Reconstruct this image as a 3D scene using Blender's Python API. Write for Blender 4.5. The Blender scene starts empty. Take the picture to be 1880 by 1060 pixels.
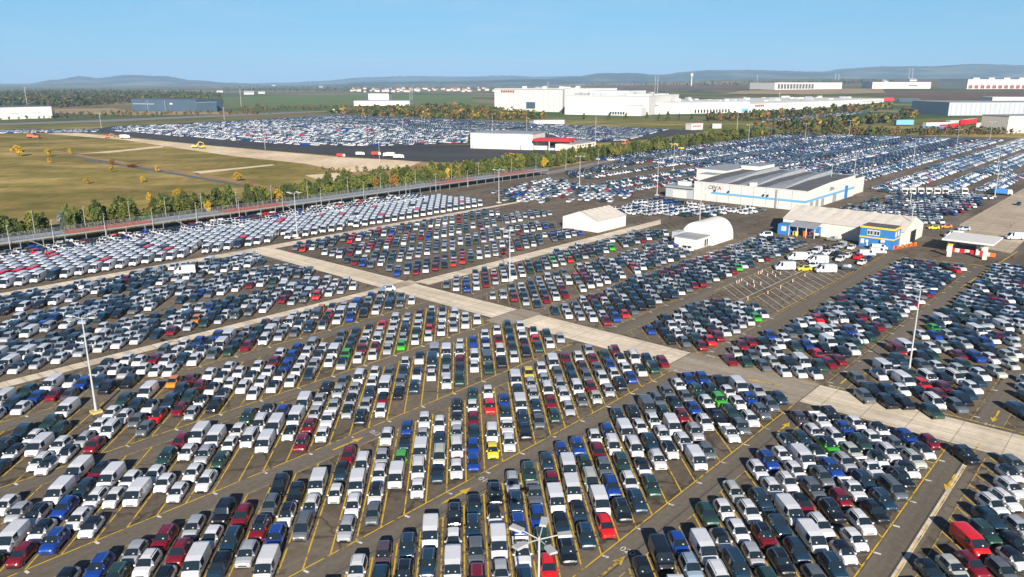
import bpy, bmesh, math, random
import numpy as np
from mathutils import Vector, Matrix

rnd = random.Random(7)
R = math.radians
SC = bpy.context.scene
COL = SC.collection

# ------------------------------------------------------------------ camera
CAMZ = 48.0
PITCH = math.atan(380 / 1404.0)
cam = bpy.data.cameras.new('camera')
cam.sensor_width = 36.0
cam.lens = 36.0 * 1404.0 / 1880.0
cam.clip_start = 1.0
cam.clip_end = 60000.0
cam_o = bpy.data.objects.new('camera', cam)
COL.objects.link(cam_o)
cam_o.location = (0, 0, CAMZ)
cam_o.rotation_euler = (math.pi / 2 - PITCH, 0, 0)
SC.camera = cam_o

# ------------------------------------------------------------------ sky, sun, exposure
SUN_EL = R(24.5)
SUN_AZ = math.atan2(0.085, -1.0)           # from +Y, clockwise
w = bpy.data.worlds.new('World')
SC.world = w
w.use_nodes = True
nt = w.node_tree
bg = nt.nodes['Background']
sky = nt.nodes.new('ShaderNodeTexSky')
sky.sky_type = 'NISHITA'
sky.sun_disc = False
sky.sun_elevation = SUN_EL
sky.sun_rotation = SUN_AZ
sky.altitude = 200
sky.air_density = 0.65
sky.dust_density = 0.2
sky.ozone_density = 6.0
# a trace of thin cloud
_tc = nt.nodes.new('ShaderNodeTexCoord')
_mp = nt.nodes.new('ShaderNodeMapping')
_mp.inputs['Scale'].default_value = (5.0, 5.0, 34.0)
_nz = nt.nodes.new('ShaderNodeTexNoise')
_nz.inputs['Scale'].default_value = 1.3
_nz.inputs['Detail'].default_value = 6
_mr = nt.nodes.new('ShaderNodeMapRange')
_mr.inputs['From Min'].default_value = 0.5
_mr.inputs['From Max'].default_value = 0.8
_mr.inputs['To Max'].default_value = 0.13
_mx = nt.nodes.new('ShaderNodeMix')
_mx.data_type = 'RGBA'
_mx.inputs['B'].default_value = (7.5, 7.9, 8.4, 1)
_ev = nt.nodes.new('ShaderNodeMix')          # evens the clear sky out towards the horizon
_ev.data_type = 'RGBA'
_sx = nt.nodes.new('ShaderNodeSeparateXYZ')
_hz = nt.nodes.new('ShaderNodeMapRange')
_hz.interpolation_type = 'SMOOTHSTEP'
_hz.inputs['From Min'].default_value = 0.1
_hz.inputs['From Max'].default_value = 0.32
_hz.inputs['To Min'].default_value = 0.6
_hz.inputs['To Max'].default_value = 0.0
nt.links.new(_tc.outputs['Generated'], _sx.inputs[0])
nt.links.new(_sx.outputs['Z'], _hz.inputs['Value'])
nt.links.new(_hz.outputs[0], _ev.inputs['Factor'])
_ev.inputs['B'].default_value = (2.25, 5.7, 7.6, 1)
nt.links.new(sky.outputs[0], _ev.inputs['A'])
nt.links.new(_tc.outputs['Generated'], _mp.inputs['Vector'])
nt.links.new(_mp.outputs[0], _nz.inputs['Vector'])
nt.links.new(_nz.outputs['Fac'], _mr.inputs['Value'])
nt.links.new(_mr.outputs[0], _mx.inputs['Factor'])
nt.links.new(_ev.outputs['Result'], _mx.inputs['A'])
nt.links.new(_mx.outputs['Result'], bg.inputs[0])
bg.inputs[1].default_value = 0.055
sl = bpy.data.lights.new('sun', 'SUN')
sl.energy = 5.0
sl.angle = R(0.5)
sl.color = (1.0, 0.925, 0.82)
so = bpy.data.objects.new('sun', sl)
COL.objects.link(so)
sd = Vector((math.sin(SUN_AZ) * math.cos(SUN_EL), math.cos(SUN_AZ) * math.cos(SUN_EL), math.sin(SUN_EL)))
so.rotation_euler = sd.to_track_quat('Z', 'Y').to_euler()
so.location = (0, -50, 200)
SC.view_settings.view_transform = 'Standard'
SC.view_settings.look = 'None'
SC.view_settings.exposure = 0.95
SC.view_settings.gamma = 1.0
SC.render.engine = 'CYCLES'
SC.cycles.max_bounces = 6
SC.cycles.diffuse_bounces = 2
SC.cycles.glossy_bounces = 2
SC.cycles.volume_bounces = 0
SC.cycles.use_denoising = True

# ------------------------------------------------------------------ the lot's own axes: b runs along the aisles, c across them
BANG = math.atan2(2215 - 940, 1404 / math.cos(PITCH))
LOTROT = math.pi / 2 - BANG
BX, BY = math.sin(BANG), math.cos(BANG)
S2 = math.sqrt(0.5)


def W(b, c, z=0.0):
    return Vector((b * BX - c * BY, b * BY + c * BX, z))


def BC(p):
    return (p[0] * BX + p[1] * BY, -p[0] * BY + p[1] * BX)


def sstep(a, b, x):
    t = min(1.0, max(0.0, (x - a) / (b - a)))
    return t * t * (3 - 2 * t)


def terrain(x, y):
    """height of the land: flat for the lots, climbing gently away to the right"""
    d = math.hypot(x, y)
    if d < 1300:
        return 0.0
    s = sstep(-0.05, 0.35, x / max(y, 1.0))
    return s * (24 * sstep(1300, 2700, d) + 46 * sstep(2700, 7000, d))


def ground_at(px, py, h=0.0):
    """the point of the land (plus h) seen at a place of the 1880 x 1060 survey picture"""
    x = (px - 940) / 1404.0
    y = -(py - 530) / 1404.0
    d = Vector((x, math.cos(PITCH) + y * math.sin(PITCH), -math.sin(PITCH) + y * math.cos(PITCH)))
    if d.z < -1e-5:
        t = (CAMZ - h) / -d.z
        p = Vector((0, 0, CAMZ)) + d * t
        if math.hypot(p.x, p.y) < 1300:
            return Vector((p.x, p.y, h))
    lo = 1000.0
    for i in range(600):
        p = Vector((0, 0, CAMZ)) + d * lo
        if p.z <= terrain(p.x, p.y) + h or lo > 14000:
            break
        lo += 25
    return Vector((p.x, p.y, terrain(p.x, p.y) + h))


def proj(p):
    dy, dz = p[1], p[2] - CAMZ
    dep = dy * math.cos(PITCH) - dz * math.sin(PITCH)
    if dep < 1:
        return None
    up = dy * math.sin(PITCH) + dz * math.cos(PITCH)
    return 940 + 1404 * p[0] / dep, 530 - 1404 * up / dep, dep


# ------------------------------------------------------------------ materials
def mat(name, col=(0.5, 0.5, 0.5), rough=0.6, metal=0.0, spec=0.5, coat=0.0, noise=None, attr=None, objcol=False, emis=None):
    m = bpy.data.materials.new(name)
    m.use_nodes = True
    t = m.node_tree
    p = t.nodes['Principled BSDF']
    p.inputs['Base Color'].default_value = (*col, 1)
    p.inputs['Roughness'].default_value = rough
    p.inputs['Metallic'].default_value = metal
    p.inputs['Specular IOR Level'].default_value = spec
    p.inputs['Coat Weight'].default_value = coat
    p.inputs['Coat Roughness'].default_value = 0.08
    src = None
    if attr:
        n = t.nodes.new('ShaderNodeAttribute')
        n.attribute_name = attr
        src = n.outputs['Color']
    if objcol:
        n = t.nodes.new('ShaderNodeObjectInfo')
        src = n.outputs['Color']
    if noise:
        sc_, amt = noise[0], noise[1]
        tc = t.nodes.new('ShaderNodeTexCoord')
        nz = t.nodes.new('ShaderNodeTexNoise')
        nz.inputs['Scale'].default_value = sc_
        nz.inputs['Detail'].default_value = 4
        t.links.new(tc.outputs['Object'], nz.inputs['Vector'])
        hv = t.nodes.new('ShaderNodeMapRange')
        hv.inputs['From Min'].default_value = 0.25
        hv.inputs['From Max'].default_value = 0.75
        hv.inputs['To Min'].default_value = 1 - amt
        hv.inputs['To Max'].default_value = 1 + amt
        t.links.new(nz.outputs['Fac'], hv.inputs['Value'])
        mx = t.nodes.new('ShaderNodeMix')
        mx.data_type = 'RGBA'
        mx.blend_type = 'MULTIPLY'
        mx.inputs['Factor'].default_value = 1.0
        if src:
            t.links.new(src, mx.inputs['A'])
        else:
            mx.inputs['A'].default_value = (*col, 1)
        t.links.new(hv.outputs[0], mx.inputs['B'])
        src = mx.outputs['Result']
    if src:
        t.links.new(src, p.inputs['Base Color'])
    return m


M = {}
M['paint'] = mat('car_paint', rough=0.32, spec=0.6, coat=0.9, objcol=True, noise=(2.5, 0.05))
M['paint_far'] = mat('car_paint_many', rough=0.32, spec=0.6, coat=0.9, attr='paint')
M['glass'] = mat('car_glass', (0.012, 0.02, 0.027), rough=0.1, spec=0.6, coat=0.3)
M['tyre'] = mat('tyre_rubber', (0.012, 0.012, 0.013), rough=0.85)
M['rim'] = mat('alloy_rim', (0.35, 0.36, 0.37), rough=0.35, metal=0.7)
M['black'] = mat('black_trim', (0.012, 0.012, 0.014), rough=0.5)
M['roofblack'] = mat('black_roof_paint', (0.008, 0.012, 0.018), rough=0.25, coat=0.4)
M['lamp'] = mat('headlight_lens', (0.55, 0.58, 0.62), rough=0.1, coat=0.6)
M['paper'] = mat('dashboard_paper', (0.4, 0.42, 0.38), rough=0.8)
M['white'] = mat('white_cladding', (0.56, 0.545, 0.51), rough=0.6, noise=(0.6, 0.06))
M['cream'] = mat('cream_fabric', (0.66, 0.6, 0.5), rough=0.75, noise=(0.5, 0.08))
M['tentwhite'] = mat('white_tent_fabric', (0.6, 0.58, 0.54), rough=0.7, noise=(0.7, 0.07))
M['tentroof'] = mat('dusty_tent_roof', (0.5, 0.46, 0.4), rough=0.8, noise=(0.5, 0.1))
M['roofdark'] = mat('dark_roof_felt', (0.085, 0.088, 0.095), rough=0.9, noise=(0.25, 0.25))
M['roofgrey'] = mat('grey_roof_sheet', (0.25, 0.265, 0.275), rough=0.6, noise=(0.4, 0.1))
M['blue'] = mat('blue_cladding', (0.03, 0.16, 0.42), rough=0.5, noise=(0.8, 0.08))
M['stripe'] = mat('sky_blue_band', (0.13, 0.33, 0.52), rough=0.5)
M['yellow'] = mat('yellow_trim', (0.75, 0.5, 0.03), rough=0.5)
M['red'] = mat('red_paint', (0.6, 0.015, 0.02), rough=0.45)
M['orange'] = mat('orange_paint', (0.75, 0.14, 0.02), rough=0.5)
M['steel'] = mat('galvanised_steel', (0.27, 0.285, 0.295), rough=0.55, metal=0.3, noise=(0.7, 0.12))
M['pole'] = mat('lamp_mast_metal', (0.42, 0.42, 0.41), rough=0.5, metal=0.1)
M['redoxide'] = mat('red_oxide_deck', (0.24, 0.065, 0.045), rough=0.8, noise=(0.6, 0.2))
M['deckgrey'] = mat('deck_panels', (0.2, 0.22, 0.24), rough=0.6, noise=(0.6, 0.2))
M['concrete'] = None
M['window'] = mat('building_glass', (0.03, 0.045, 0.06), rough=0.1, spec=0.6)
M['darkblue'] = mat('slate_cladding', (0.05, 0.085, 0.12), rough=0.6, noise=(0.05, 0.1))
M['greyclad'] = mat('grey_cladding', (0.36, 0.38, 0.4), rough=0.6, noise=(0.08, 0.06))
M['tileroof'] = mat('red_tile_roof', (0.22, 0.085, 0.05), rough=0.8)
M['plaster'] = mat('house_plaster', (0.5, 0.47, 0.42), rough=0.8)
M['bark'] = mat('bark', (0.1, 0.075, 0.05), rough=0.95)
M['concretewall'] = mat('concrete_block', (0.5, 0.47, 0.42), rough=0.9, noise=(2, 0.1))
M['text_dark'] = mat('dark_lettering', (0.05, 0.06, 0.1), rough=0.6)
M['sandyellow'] = mat('pale_yellow_concrete', (0.5, 0.38, 0.14), rough=0.9)
M['skin'] = mat('skin', (0.5, 0.28, 0.2), rough=0.6)
M['trouser'] = mat('dark_trousers', (0.03, 0.035, 0.05), rough=0.9)


def leafmat(name, c1, c2):
    m = bpy.data.materials.new(name)
    m.use_nodes = True
    t = m.node_tree
    p = t.nodes['Principled BSDF']
    p.inputs['Roughness'].default_value = 0.75
    p.inputs['Specular IOR Level'].default_value = 0.2
    a = t.nodes.new('ShaderNodeAttribute')
    a.attribute_name = 'tint'
    oi = t.nodes.new('ShaderNodeObjectInfo')
    r = t.nodes.new('ShaderNodeMapRange')
    r.inputs['To Min'].default_value = 0.75
    r.inputs['To Max'].default_value = 1.25
    t.links.new(oi.outputs['Random'], r.inputs['Value'])
    mx = t.nodes.new('ShaderNodeMix')
    mx.data_type = 'RGBA'
    mx.inputs['A'].default_value = (*c1, 1)
    mx.inputs['B'].default_value = (*c2, 1)
    t.links.new(a.outputs['Fac'], mx.inputs['Factor'])
    m2 = t.nodes.new('ShaderNodeMix')
    m2.data_type = 'RGBA'
    m2.blend_type = 'MULTIPLY'
    m2.inputs['Factor'].default_value = 1
    t.links.new(mx.outputs['Result'], m2.inputs['A'])
    t.links.new(r.outputs[0], m2.inputs['B'])
    t.links.new(m2.outputs['Result'], p.inputs['Base Color'])
    return m


M['leaf_pine'] = leafmat('pine_needles', (0.03, 0.052, 0.012), (0.115, 0.13, 0.03))
M['leaf_green'] = leafmat('green_leaves', (0.045, 0.07, 0.014), (0.17, 0.17, 0.03))
M['leaf_yellow'] = leafmat('yellow_leaves', (0.26, 0.17, 0.015), (0.5, 0.33, 0.03))
M['leaf_orange'] = leafmat('rust_leaves', (0.15, 0.075, 0.018), (0.3, 0.16, 0.03))
M['leaf_blue'] = leafmat('blue_spruce_needles', (0.06, 0.09, 0.085), (0.16, 0.2, 0.18))
M['wood'] = mat('mixed_wood_foliage', rough=0.9, spec=0.1, attr='paint')


def ground_material(name, stops, scale, stretch=(1, 1), detail=6, rough=0.95, rot=0.0, fine=None, tracks=None):
    """colour from layered noise in the land's own metres"""
    m = bpy.data.materials.new(name)
    m.use_nodes = True
    t = m.node_tree
    p = t.nodes['Principled BSDF']
    p.inputs['Roughness'].default_value = rough
    p.inputs['Specular IOR Level'].default_value = 0.15
    tc = t.nodes.new('ShaderNodeTexCoord')
    mp = t.nodes.new('ShaderNodeMapping')
    mp.inputs['Rotation'].default_value = (0, 0, rot)
    mp.inputs['Scale'].default_value = (stretch[0], stretch[1], 1)
    t.links.new(tc.outputs['Object'], mp.inputs['Vector'])
    nz = t.nodes.new('ShaderNodeTexNoise')
    nz.inputs['Scale'].default_value = scale
    nz.inputs['Detail'].default_value = detail
    nz.inputs['Roughness'].default_value = 0.62
    t.links.new(mp.outputs[0], nz.inputs['Vector'])
    cr = t.nodes.new('ShaderNodeValToRGB')
    e = cr.color_ramp.elements
    e[0].position, e[0].color = stops[0][0], (*stops[0][1], 1)
    e[1].position, e[1].color = stops[-1][0], (*stops[-1][1], 1)
    for ps, cl in stops[1:-1]:
        q = e.new(ps)
        q.color = (*cl, 1)
    t.links.new(nz.outputs['Fac'], cr.inputs['Fac'])
    out = cr.outputs[0]
    for f in (fine or []):
        n2 = t.nodes.new('ShaderNodeTexNoise')
        n2.inputs['Scale'].default_value = f[0]
        n2.inputs['Detail'].default_value = 5
        m2 = t.nodes.new('ShaderNodeMapping')
        m2.inputs['Rotation'].default_value = (0, 0, rot)
        m2.inputs['Scale'].default_value = (f[2], f[3], 1)
        t.links.new(tc.outputs['Object'], m2.inputs['Vector'])
        t.links.new(m2.outputs[0], n2.inputs['Vector'])
        r = t.nodes.new('ShaderNodeMapRange')
        r.inputs['From Min'].default_value = 0.3
        r.inputs['From Max'].default_value = 0.7
        r.inputs['To Min'].default_value = 1 - f[1]
        r.inputs['To Max'].default_value = 1 + f[1]
        t.links.new(n2.outputs['Fac'], r.inputs['Value'])
        mx = t.nodes.new('ShaderNodeMix')
        mx.data_type = 'RGBA'
        mx.blend_type = 'MULTIPLY'
        mx.inputs['Factor'].default_value = 1
        t.links.new(out, mx.inputs['A'])
        t.links.new(r.outputs[0], mx.inputs['B'])
        out = mx.outputs['Result']
    t.links.new(out, p.inputs['Base Color'])

    return m, t, p, out, tc


# ------------------------------------------------------------------ mesh helpers
class MB:
    def __init__(s):
        s.v, s.f, s.m = [], [], []

    def face(s, pts, mi=0):
        n = len(s.v)
        s.v += [tuple(p) for p in pts]
        s.f.append(tuple(range(n, n + len(pts))))
        s.m.append(mi)

    def box(s, x0, x1, y0, y1, z0, z1, mi=0, top=None):
        n = len(s.v)
        s.v += [(x0, y0, z0), (x1, y0, z0), (x1, y1, z0), (x0, y1, z0), (x0, y0, z1), (x1, y0, z1), (x1, y1, z1), (x0, y1, z1)]
        for k, q in enumerate(((0, 3, 2, 1), (4, 5, 6, 7), (0, 1, 5, 4), (1, 2, 6, 5), (2, 3, 7, 6), (3, 0, 4, 7))):
            s.f.append(tuple(n + i for i in q))
            s.m.append(top if (k == 1 and top is not None) else mi)

    def prism(s, poly, axis_pts, mi=0):
        """loft the same polygon list of point lists; caps both ends"""
        n = len(s.v)
        k = len(poly)
        for ring in axis_pts:
            s.v += [tuple(p) for p in ring]
        L = len(axis_pts)
        for j in range(L - 1):
            for i in range(k):
                a = n + j * k + i
                b = n + j * k + (i + 1) % k
                s.f.append((a, b, b + k, a + k))
                s.m.append(mi)
        s.f.append(tuple(n + i for i in reversed(range(k))))
        s.m.append(mi)
        s.f.append(tuple(n + (L - 1) * k + i for i in range(k)))
        s.m.append(mi)

    def rings(s, rings, mi=0, cap=True):
        s.prism(rings[0], rings, mi)

    def tube(s, p0, p1, r0, r1=None, n=8, mi=0):
        p0, p1 = Vector(p0), Vector(p1)
        r1 = r0 if r1 is None else r1
        d = (p1 - p0).normalized()
        a = d.orthogonal().normalized()
        b = d.cross(a)
        r = []
        for p, rr in ((p0, r0), (p1, r1)):
            r.append([p + (a * math.cos(2 * math.pi * i / n) + b * math.sin(2 * math.pi * i / n)) * rr for i in range(n)])
        s.rings(r, mi)

    def build(s, name, mats, parent=None, loc=(0, 0, 0), rot=0.0, smooth=False):
        me = bpy.data.meshes.new(name)
        me.from_pydata(s.v, [], s.f)
        for m_ in (mats if isinstance(mats, (list, tuple)) else [mats]):
            me.materials.append(m_)
        me.polygons.foreach_set('material_index', s.m)
        bm = bmesh.new()
        bm.from_mesh(me)
        bmesh.ops.recalc_face_normals(bm, faces=bm.faces)
        bm.to_mesh(me)
        bm.free()
        if smooth:
            me.polygons.foreach_set('use_smooth', [True] * len(me.polygons))
            me.set_sharp_from_angle(angle=R(32))
        me.update()
        o = bpy.data.objects.new(name, me)
        COL.objects.link(o)
        o.location = loc
        o.rotation_euler = (0, 0, rot)
        if parent:
            o.parent = parent
        return o


def tag(o, label=None, cat=None, group=None, kind=None):
    if label:
        o['label'] = label
    if cat:
        o['category'] = cat
    if group:
        o['group'] = group
    if kind:
        o['kind'] = kind
    return o


def thing(name, loc, rot, label, cat, group=None):
    o = bpy.data.objects.new(name, None)
    COL.objects.link(o)
    o.location = loc
    o.rotation_euler = (0, 0, rot)
    o.empty_display_size = 1
    return tag(o, label, cat, group)


def copy_tree(root, loc, rot, scale=None):
    r = root.copy()
    COL.objects.link(r)
    r.location = loc
    r.rotation_euler = (0, 0, rot)
    if scale:
        r.scale = scale
    for ch in root.children:
        c = ch.copy()
        COL.objects.link(c)
        c.parent = r
        for g in ch.children:
            d = g.copy()
            COL.objects.link(d)
            d.parent = c
    return r


def text_mesh(name, body, size, m, extrude=0.0, bold=0.0):
    cu = bpy.data.curves.new(name, 'FONT')
    cu.body = body
    cu.size = size
    cu.extrude = extrude
    cu.offset = bold
    cu.align_x = 'CENTER'
    cu.align_y = 'CENTER'
    tmp = bpy.data.objects.new(name + '_curve', cu)
    COL.objects.link(tmp)
    me = bpy.data.meshes.new_from_object(tmp.evaluated_get(bpy.context.evaluated_depsgraph_get()))
    bpy.data.objects.remove(tmp)
    me.name = name
    me.materials.clear()
    me.materials.append(m)
    o = bpy.data.objects.new(name, me)
    COL.objects.link(o)
    return o


def sheet(name, poly, z, m, kind='structure', sub=False):
    """a flat sheet over the land from world xy points"""
    mb = MB()
    mb.face([(p[0], p[1], z) for p in poly])
    o = mb.build(name, m)
    if o.data.polygons[0].normal.z < 0:
        o.data.flip_normals()
    return tag(o, kind=kind)


def bcpoly(pts):
    return [W(b, c) for b, c in pts]


def pxpoly(pts):
    return [ground_at(*p) for p in pts]
# ================================================================== THE SETTING
def land_material():
    m, t, p, near, tc = ground_material('meadow_and_fields', [(0.33, (0.135, 0.118, 0.024)), (0.45, (0.2, 0.158, 0.037)), (0.54, (0.27, 0.2, 0.058)), (0.68, (0.39, 0.285, 0.105))], 0.03,
                                        stretch=(0.62, 1.1), rot=R(-16), fine=[(0.25, 0.2, 1, 0.5), (0.006, 0.3, 1, 1)])
    vo = t.nodes.new('ShaderNodeTexVoronoi')
    vo.inputs['Scale'].default_value = 1.0
    vo.inputs['Randomness'].default_value = 0.9
    mp = t.nodes.new('ShaderNodeMapping')
    mp.inputs['Rotation'].default_value = (0, 0, R(17))
    mp.inputs['Scale'].default_value = (1 / 520.0, 1 / 300.0, 1)
    t.links.new(tc.outputs['Object'], mp.inputs['Vector'])
    t.links.new(mp.outputs[0], vo.inputs['Vector'])
    sep = t.nodes.new('ShaderNodeSeparateColor')
    t.links.new(vo.outputs['Color'], sep.inputs[0])
    cr = t.nodes.new('ShaderNodeValToRGB')
    cr.color_ramp.interpolation = 'CONSTANT'
    e = cr.color_ramp.elements
    cols = [(0.0, (0.075, 0.11, 0.03)), (0.2, (0.05, 0.085, 0.02)), (0.36, (0.16, 0.125, 0.06)), (0.5, (0.24, 0.17, 0.085)), (0.62, (0.085, 0.1, 0.035)), (0.76, (0.1, 0.075, 0.045)), (0.88, (0.2, 0.17, 0.08))]
    e[0].position, e[0].color = 0, (*cols[0][1], 1)
    e[1].position, e[1].color = cols[1][0], (*cols[1][1], 1)
    for ps, cl in cols[2:]:
        e.new(ps).color = (*cl, 1)
    t.links.new(sep.outputs[0], cr.inputs['Fac'])
    nz = t.nodes.new('ShaderNodeTexNoise')
    nz.inputs['Scale'].default_value = 0.02
    nz.inputs['Detail'].default_value = 6
    t.links.new(tc.outputs['Object'], nz.inputs['Vector'])
    r = t.nodes.new('ShaderNodeMapRange')
    r.inputs['To Min'].default_value = 0.6
    r.inputs['To Max'].default_value = 1.4
    t.links.new(nz.outputs['Fac'], r.inputs['Value'])
    mx = t.nodes.new('ShaderNodeMix')
    mx.data_type = 'RGBA'
    mx.blend_type = 'MULTIPLY'
    mx.inputs['Factor'].default_value = 1
    t.links.new(cr.outputs[0], mx.inputs['A'])
    t.links.new(r.outputs[0], mx.inputs['B'])
    ln = t.nodes.new('ShaderNodeVectorMath')
    ln.operation = 'LENGTH'
    t.links.new(tc.outputs['Object'], ln.inputs[0])
    far = t.nodes.new('ShaderNodeMapRange')
    far.inputs['From Min'].default_value = 850
    far.inputs['From Max'].default_value = 1150
    t.links.new(ln.outputs['Value'], far.inputs['Value'])
    fin = t.nodes.new('ShaderNodeMix')
    fin.data_type = 'RGBA'
    t.links.new(far.outputs[0], fin.inputs['Factor'])
    t.links.new(near, fin.inputs['A'])
    t.links.new(mx.outputs['Result'], fin.inputs['B'])
    t.links.new(fin.outputs['Result'], p.inputs['Base Color'])
    return m


def build_land():
    ys = [-400, -100, 200, 500, 800, 1100] + list(range(1300, 3300, 125)) + list(range(3300, 8000, 350)) + list(range(8000, 22001, 1000))
    half = [0, 150, 300, 450, 600, 800, 1000, 1250, 1500, 1800, 2200, 2700, 3300, 4000, 5000, 6500, 8500, 11000, 14000, 18000]
    xs = [-x for x in reversed(half[1:])] + half
    v = [(x, y, terrain(x, max(y, 1))) for y in ys for x in xs]
    nx = len(xs)
    f = [(j * nx + i, j * nx + i + 1, (j + 1) * nx + i + 1, (j + 1) * nx + i) for j in range(len(ys) - 1) for i in range(nx - 1)]
    me = bpy.data.meshes.new('ground')
    me.from_pydata(v, [], f)
    me.materials.append(land_material())
    me.polygons.foreach_set('use_smooth', [True] * len(f))
    o = bpy.data.objects.new('ground', me)
    COL.objects.link(o)
    tag(o, kind='structure')


build_land()

GM = {}
GM['asphalt'], _t, _p, _o, _c = ground_material('lot_asphalt', [(0.3, (0.104, 0.084, 0.061)), (0.5, (0.138, 0.113, 0.084)), (0.7, (0.172, 0.144, 0.11))], 0.09, stretch=(0.35, 1), fine=[(1.1, 0.16, 1, 1), (0.5, 0.12, 0.06, 1), (0.018, 0.12, 1, 1)])
def cracked(m, t, p, base, tc, scale=0.13):
    wv = t.nodes.new('ShaderNodeTexNoise')
    wv.inputs['Scale'].default_value = 0.4
    mx0 = t.nodes.new('ShaderNodeMix')
    mx0.data_type = 'RGBA'
    mx0.blend_type = 'LINEAR_LIGHT'
    mx0.inputs['Factor'].default_value = 1.6
    t.links.new(tc.outputs['Object'], mx0.inputs['A'])
    t.links.new(wv.outputs['Color'], mx0.inputs['B'])
    t.links.new(tc.outputs['Object'], wv.inputs['Vector'])
    v = t.nodes.new('ShaderNodeTexVoronoi')
    v.feature = 'DISTANCE_TO_EDGE'
    v.inputs['Scale'].default_value = scale
    t.links.new(mx0.outputs['Result'], v.inputs['Vector'])
    r = t.nodes.new('ShaderNodeMapRange')
    r.inputs['From Min'].default_value = 0.008
    r.inputs['From Max'].default_value = 0.03
    r.inputs['To Min'].default_value = 0.55
    r.inputs['To Max'].default_value = 1.0
    t.links.new(v.outputs['Distance'], r.inputs['Value'])
    mx = t.nodes.new('ShaderNodeMix')
    mx.data_type = 'RGBA'
    mx.blend_type = 'MULTIPLY'
    mx.inputs['Factor'].default_value = 1
    t.links.new(base, mx.inputs['A'])
    t.links.new(r.outputs[0], mx.inputs['B'])
    out = mx.outputs['Result']
    # repaired patches and oil spots
    pv_ = t.nodes.new('ShaderNodeTexVoronoi')
    pv_.distance = 'CHEBYCHEV'
    pv_.inputs['Scale'].default_value = 0.055
    t.links.new(tc.outputs['Object'], pv_.inputs['Vector'])
    sc_ = t.nodes.new('ShaderNodeSeparateColor')
    t.links.new(pv_.outputs['Color'], sc_.inputs[0])
    oil = t.nodes.new('ShaderNodeTexNoise')
    oil.inputs['Scale'].default_value = 0.7
    oil.inputs['Detail'].default_value = 2
    t.links.new(tc.outputs['Object'], oil.inputs['Vector'])
    for src, a0, a1, b0, b1 in ((sc_.outputs[0], 0.0, 1.0, 0.86, 1.12), (oil.outputs['Fac'], 0.6, 0.72, 1.0, 0.68)):
        q = t.nodes.new('ShaderNodeMapRange')
        q.inputs['From Min'].default_value = a0
        q.inputs['From Max'].default_value = a1
        q.inputs['To Min'].default_value = b0
        q.inputs['To Max'].default_value = b1
        t.links.new(src, q.inputs['Value'])
        m3 = t.nodes.new('ShaderNodeMix')
        m3.data_type = 'RGBA'
        m3.blend_type = 'MULTIPLY'
        m3.inputs['Factor'].default_value = 1
        t.links.new(out, m3.inputs['A'])
        t.links.new(q.outputs[0], m3.inputs['B'])
        out = m3.outputs['Result']
    t.links.new(out, p.inputs['Base Color'])


cracked(GM['asphalt'], _t, _p, _o, _c)
GM['aisle'], _t, _p, _o, _c = ground_material('aisle_asphalt', [(0.3, (0.118, 0.1, 0.078)), (0.7, (0.165, 0.143, 0.113))], 0.25, stretch=(0.06, 1.6), fine=[(1.5, 0.12, 1, 1)])
GM['fresh'], _t, _p, _o, _c = ground_material('fresh_asphalt', [(0.3, (0.04, 0.042, 0.046)), (0.7, (0.07, 0.07, 0.073))], 0.03, stretch=(0.3, 1), fine=[(0.4, 0.12, 1, 1)])
GM['sand'], _t, _p, _o, _c = ground_material('bare_sand', [(0.3, (0.48, 0.36, 0.22)), (0.5, (0.62, 0.49, 0.33)), (0.7, (0.74, 0.6, 0.44))], 0.03, stretch=(1, 0.5), fine=[(0.3, 0.15, 1, 1)])
GM['dirt'], _t, _p, _o, _c = ground_material('ochre_dirt', [(0.3, (0.22, 0.13, 0.06)), (0.7, (0.36, 0.24, 0.12))], 0.05, fine=[(0.3, 0.2, 1, 1)])
GM['grass'], _t, _p, _o, _c = ground_material('mown_grass', [(0.3, (0.09, 0.1, 0.015)), (0.7, (0.17, 0.17, 0.03))], 0.05, fine=[(0.4, 0.2, 1, 1)])
GM['greenfield'], _t, _p, _o, _c = ground_material('green_crop', [(0.3, (0.085, 0.13, 0.035)), (0.7, (0.14, 0.18, 0.06))], 0.01, fine=[(0.05, 0.15, 1, 1)])
GM['brownfield'], _t, _p, _o, _c = ground_material('ploughed_soil', [(0.3, (0.1, 0.065, 0.045)), (0.7, (0.16, 0.11, 0.075))], 0.01, fine=[(0.05, 0.15, 1, 1)])
GM['tanfield'], _t, _p, _o, _c = ground_material('stubble', [(0.3, (0.25, 0.18, 0.09)), (0.7, (0.36, 0.27, 0.15))], 0.01, fine=[(0.05, 0.15, 1, 1)])
GM['greyroad'], _t, _p, _o, _c = ground_material('grey_road', [(0.3, (0.17, 0.165, 0.155)), (0.7, (0.24, 0.23, 0.215))], 0.1, fine=[(0.6, 0.1, 1, 1)])
GM['water'] = mat('ditch_water', (0.1, 0.1, 0.09), rough=0.45, spec=0.3)


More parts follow.
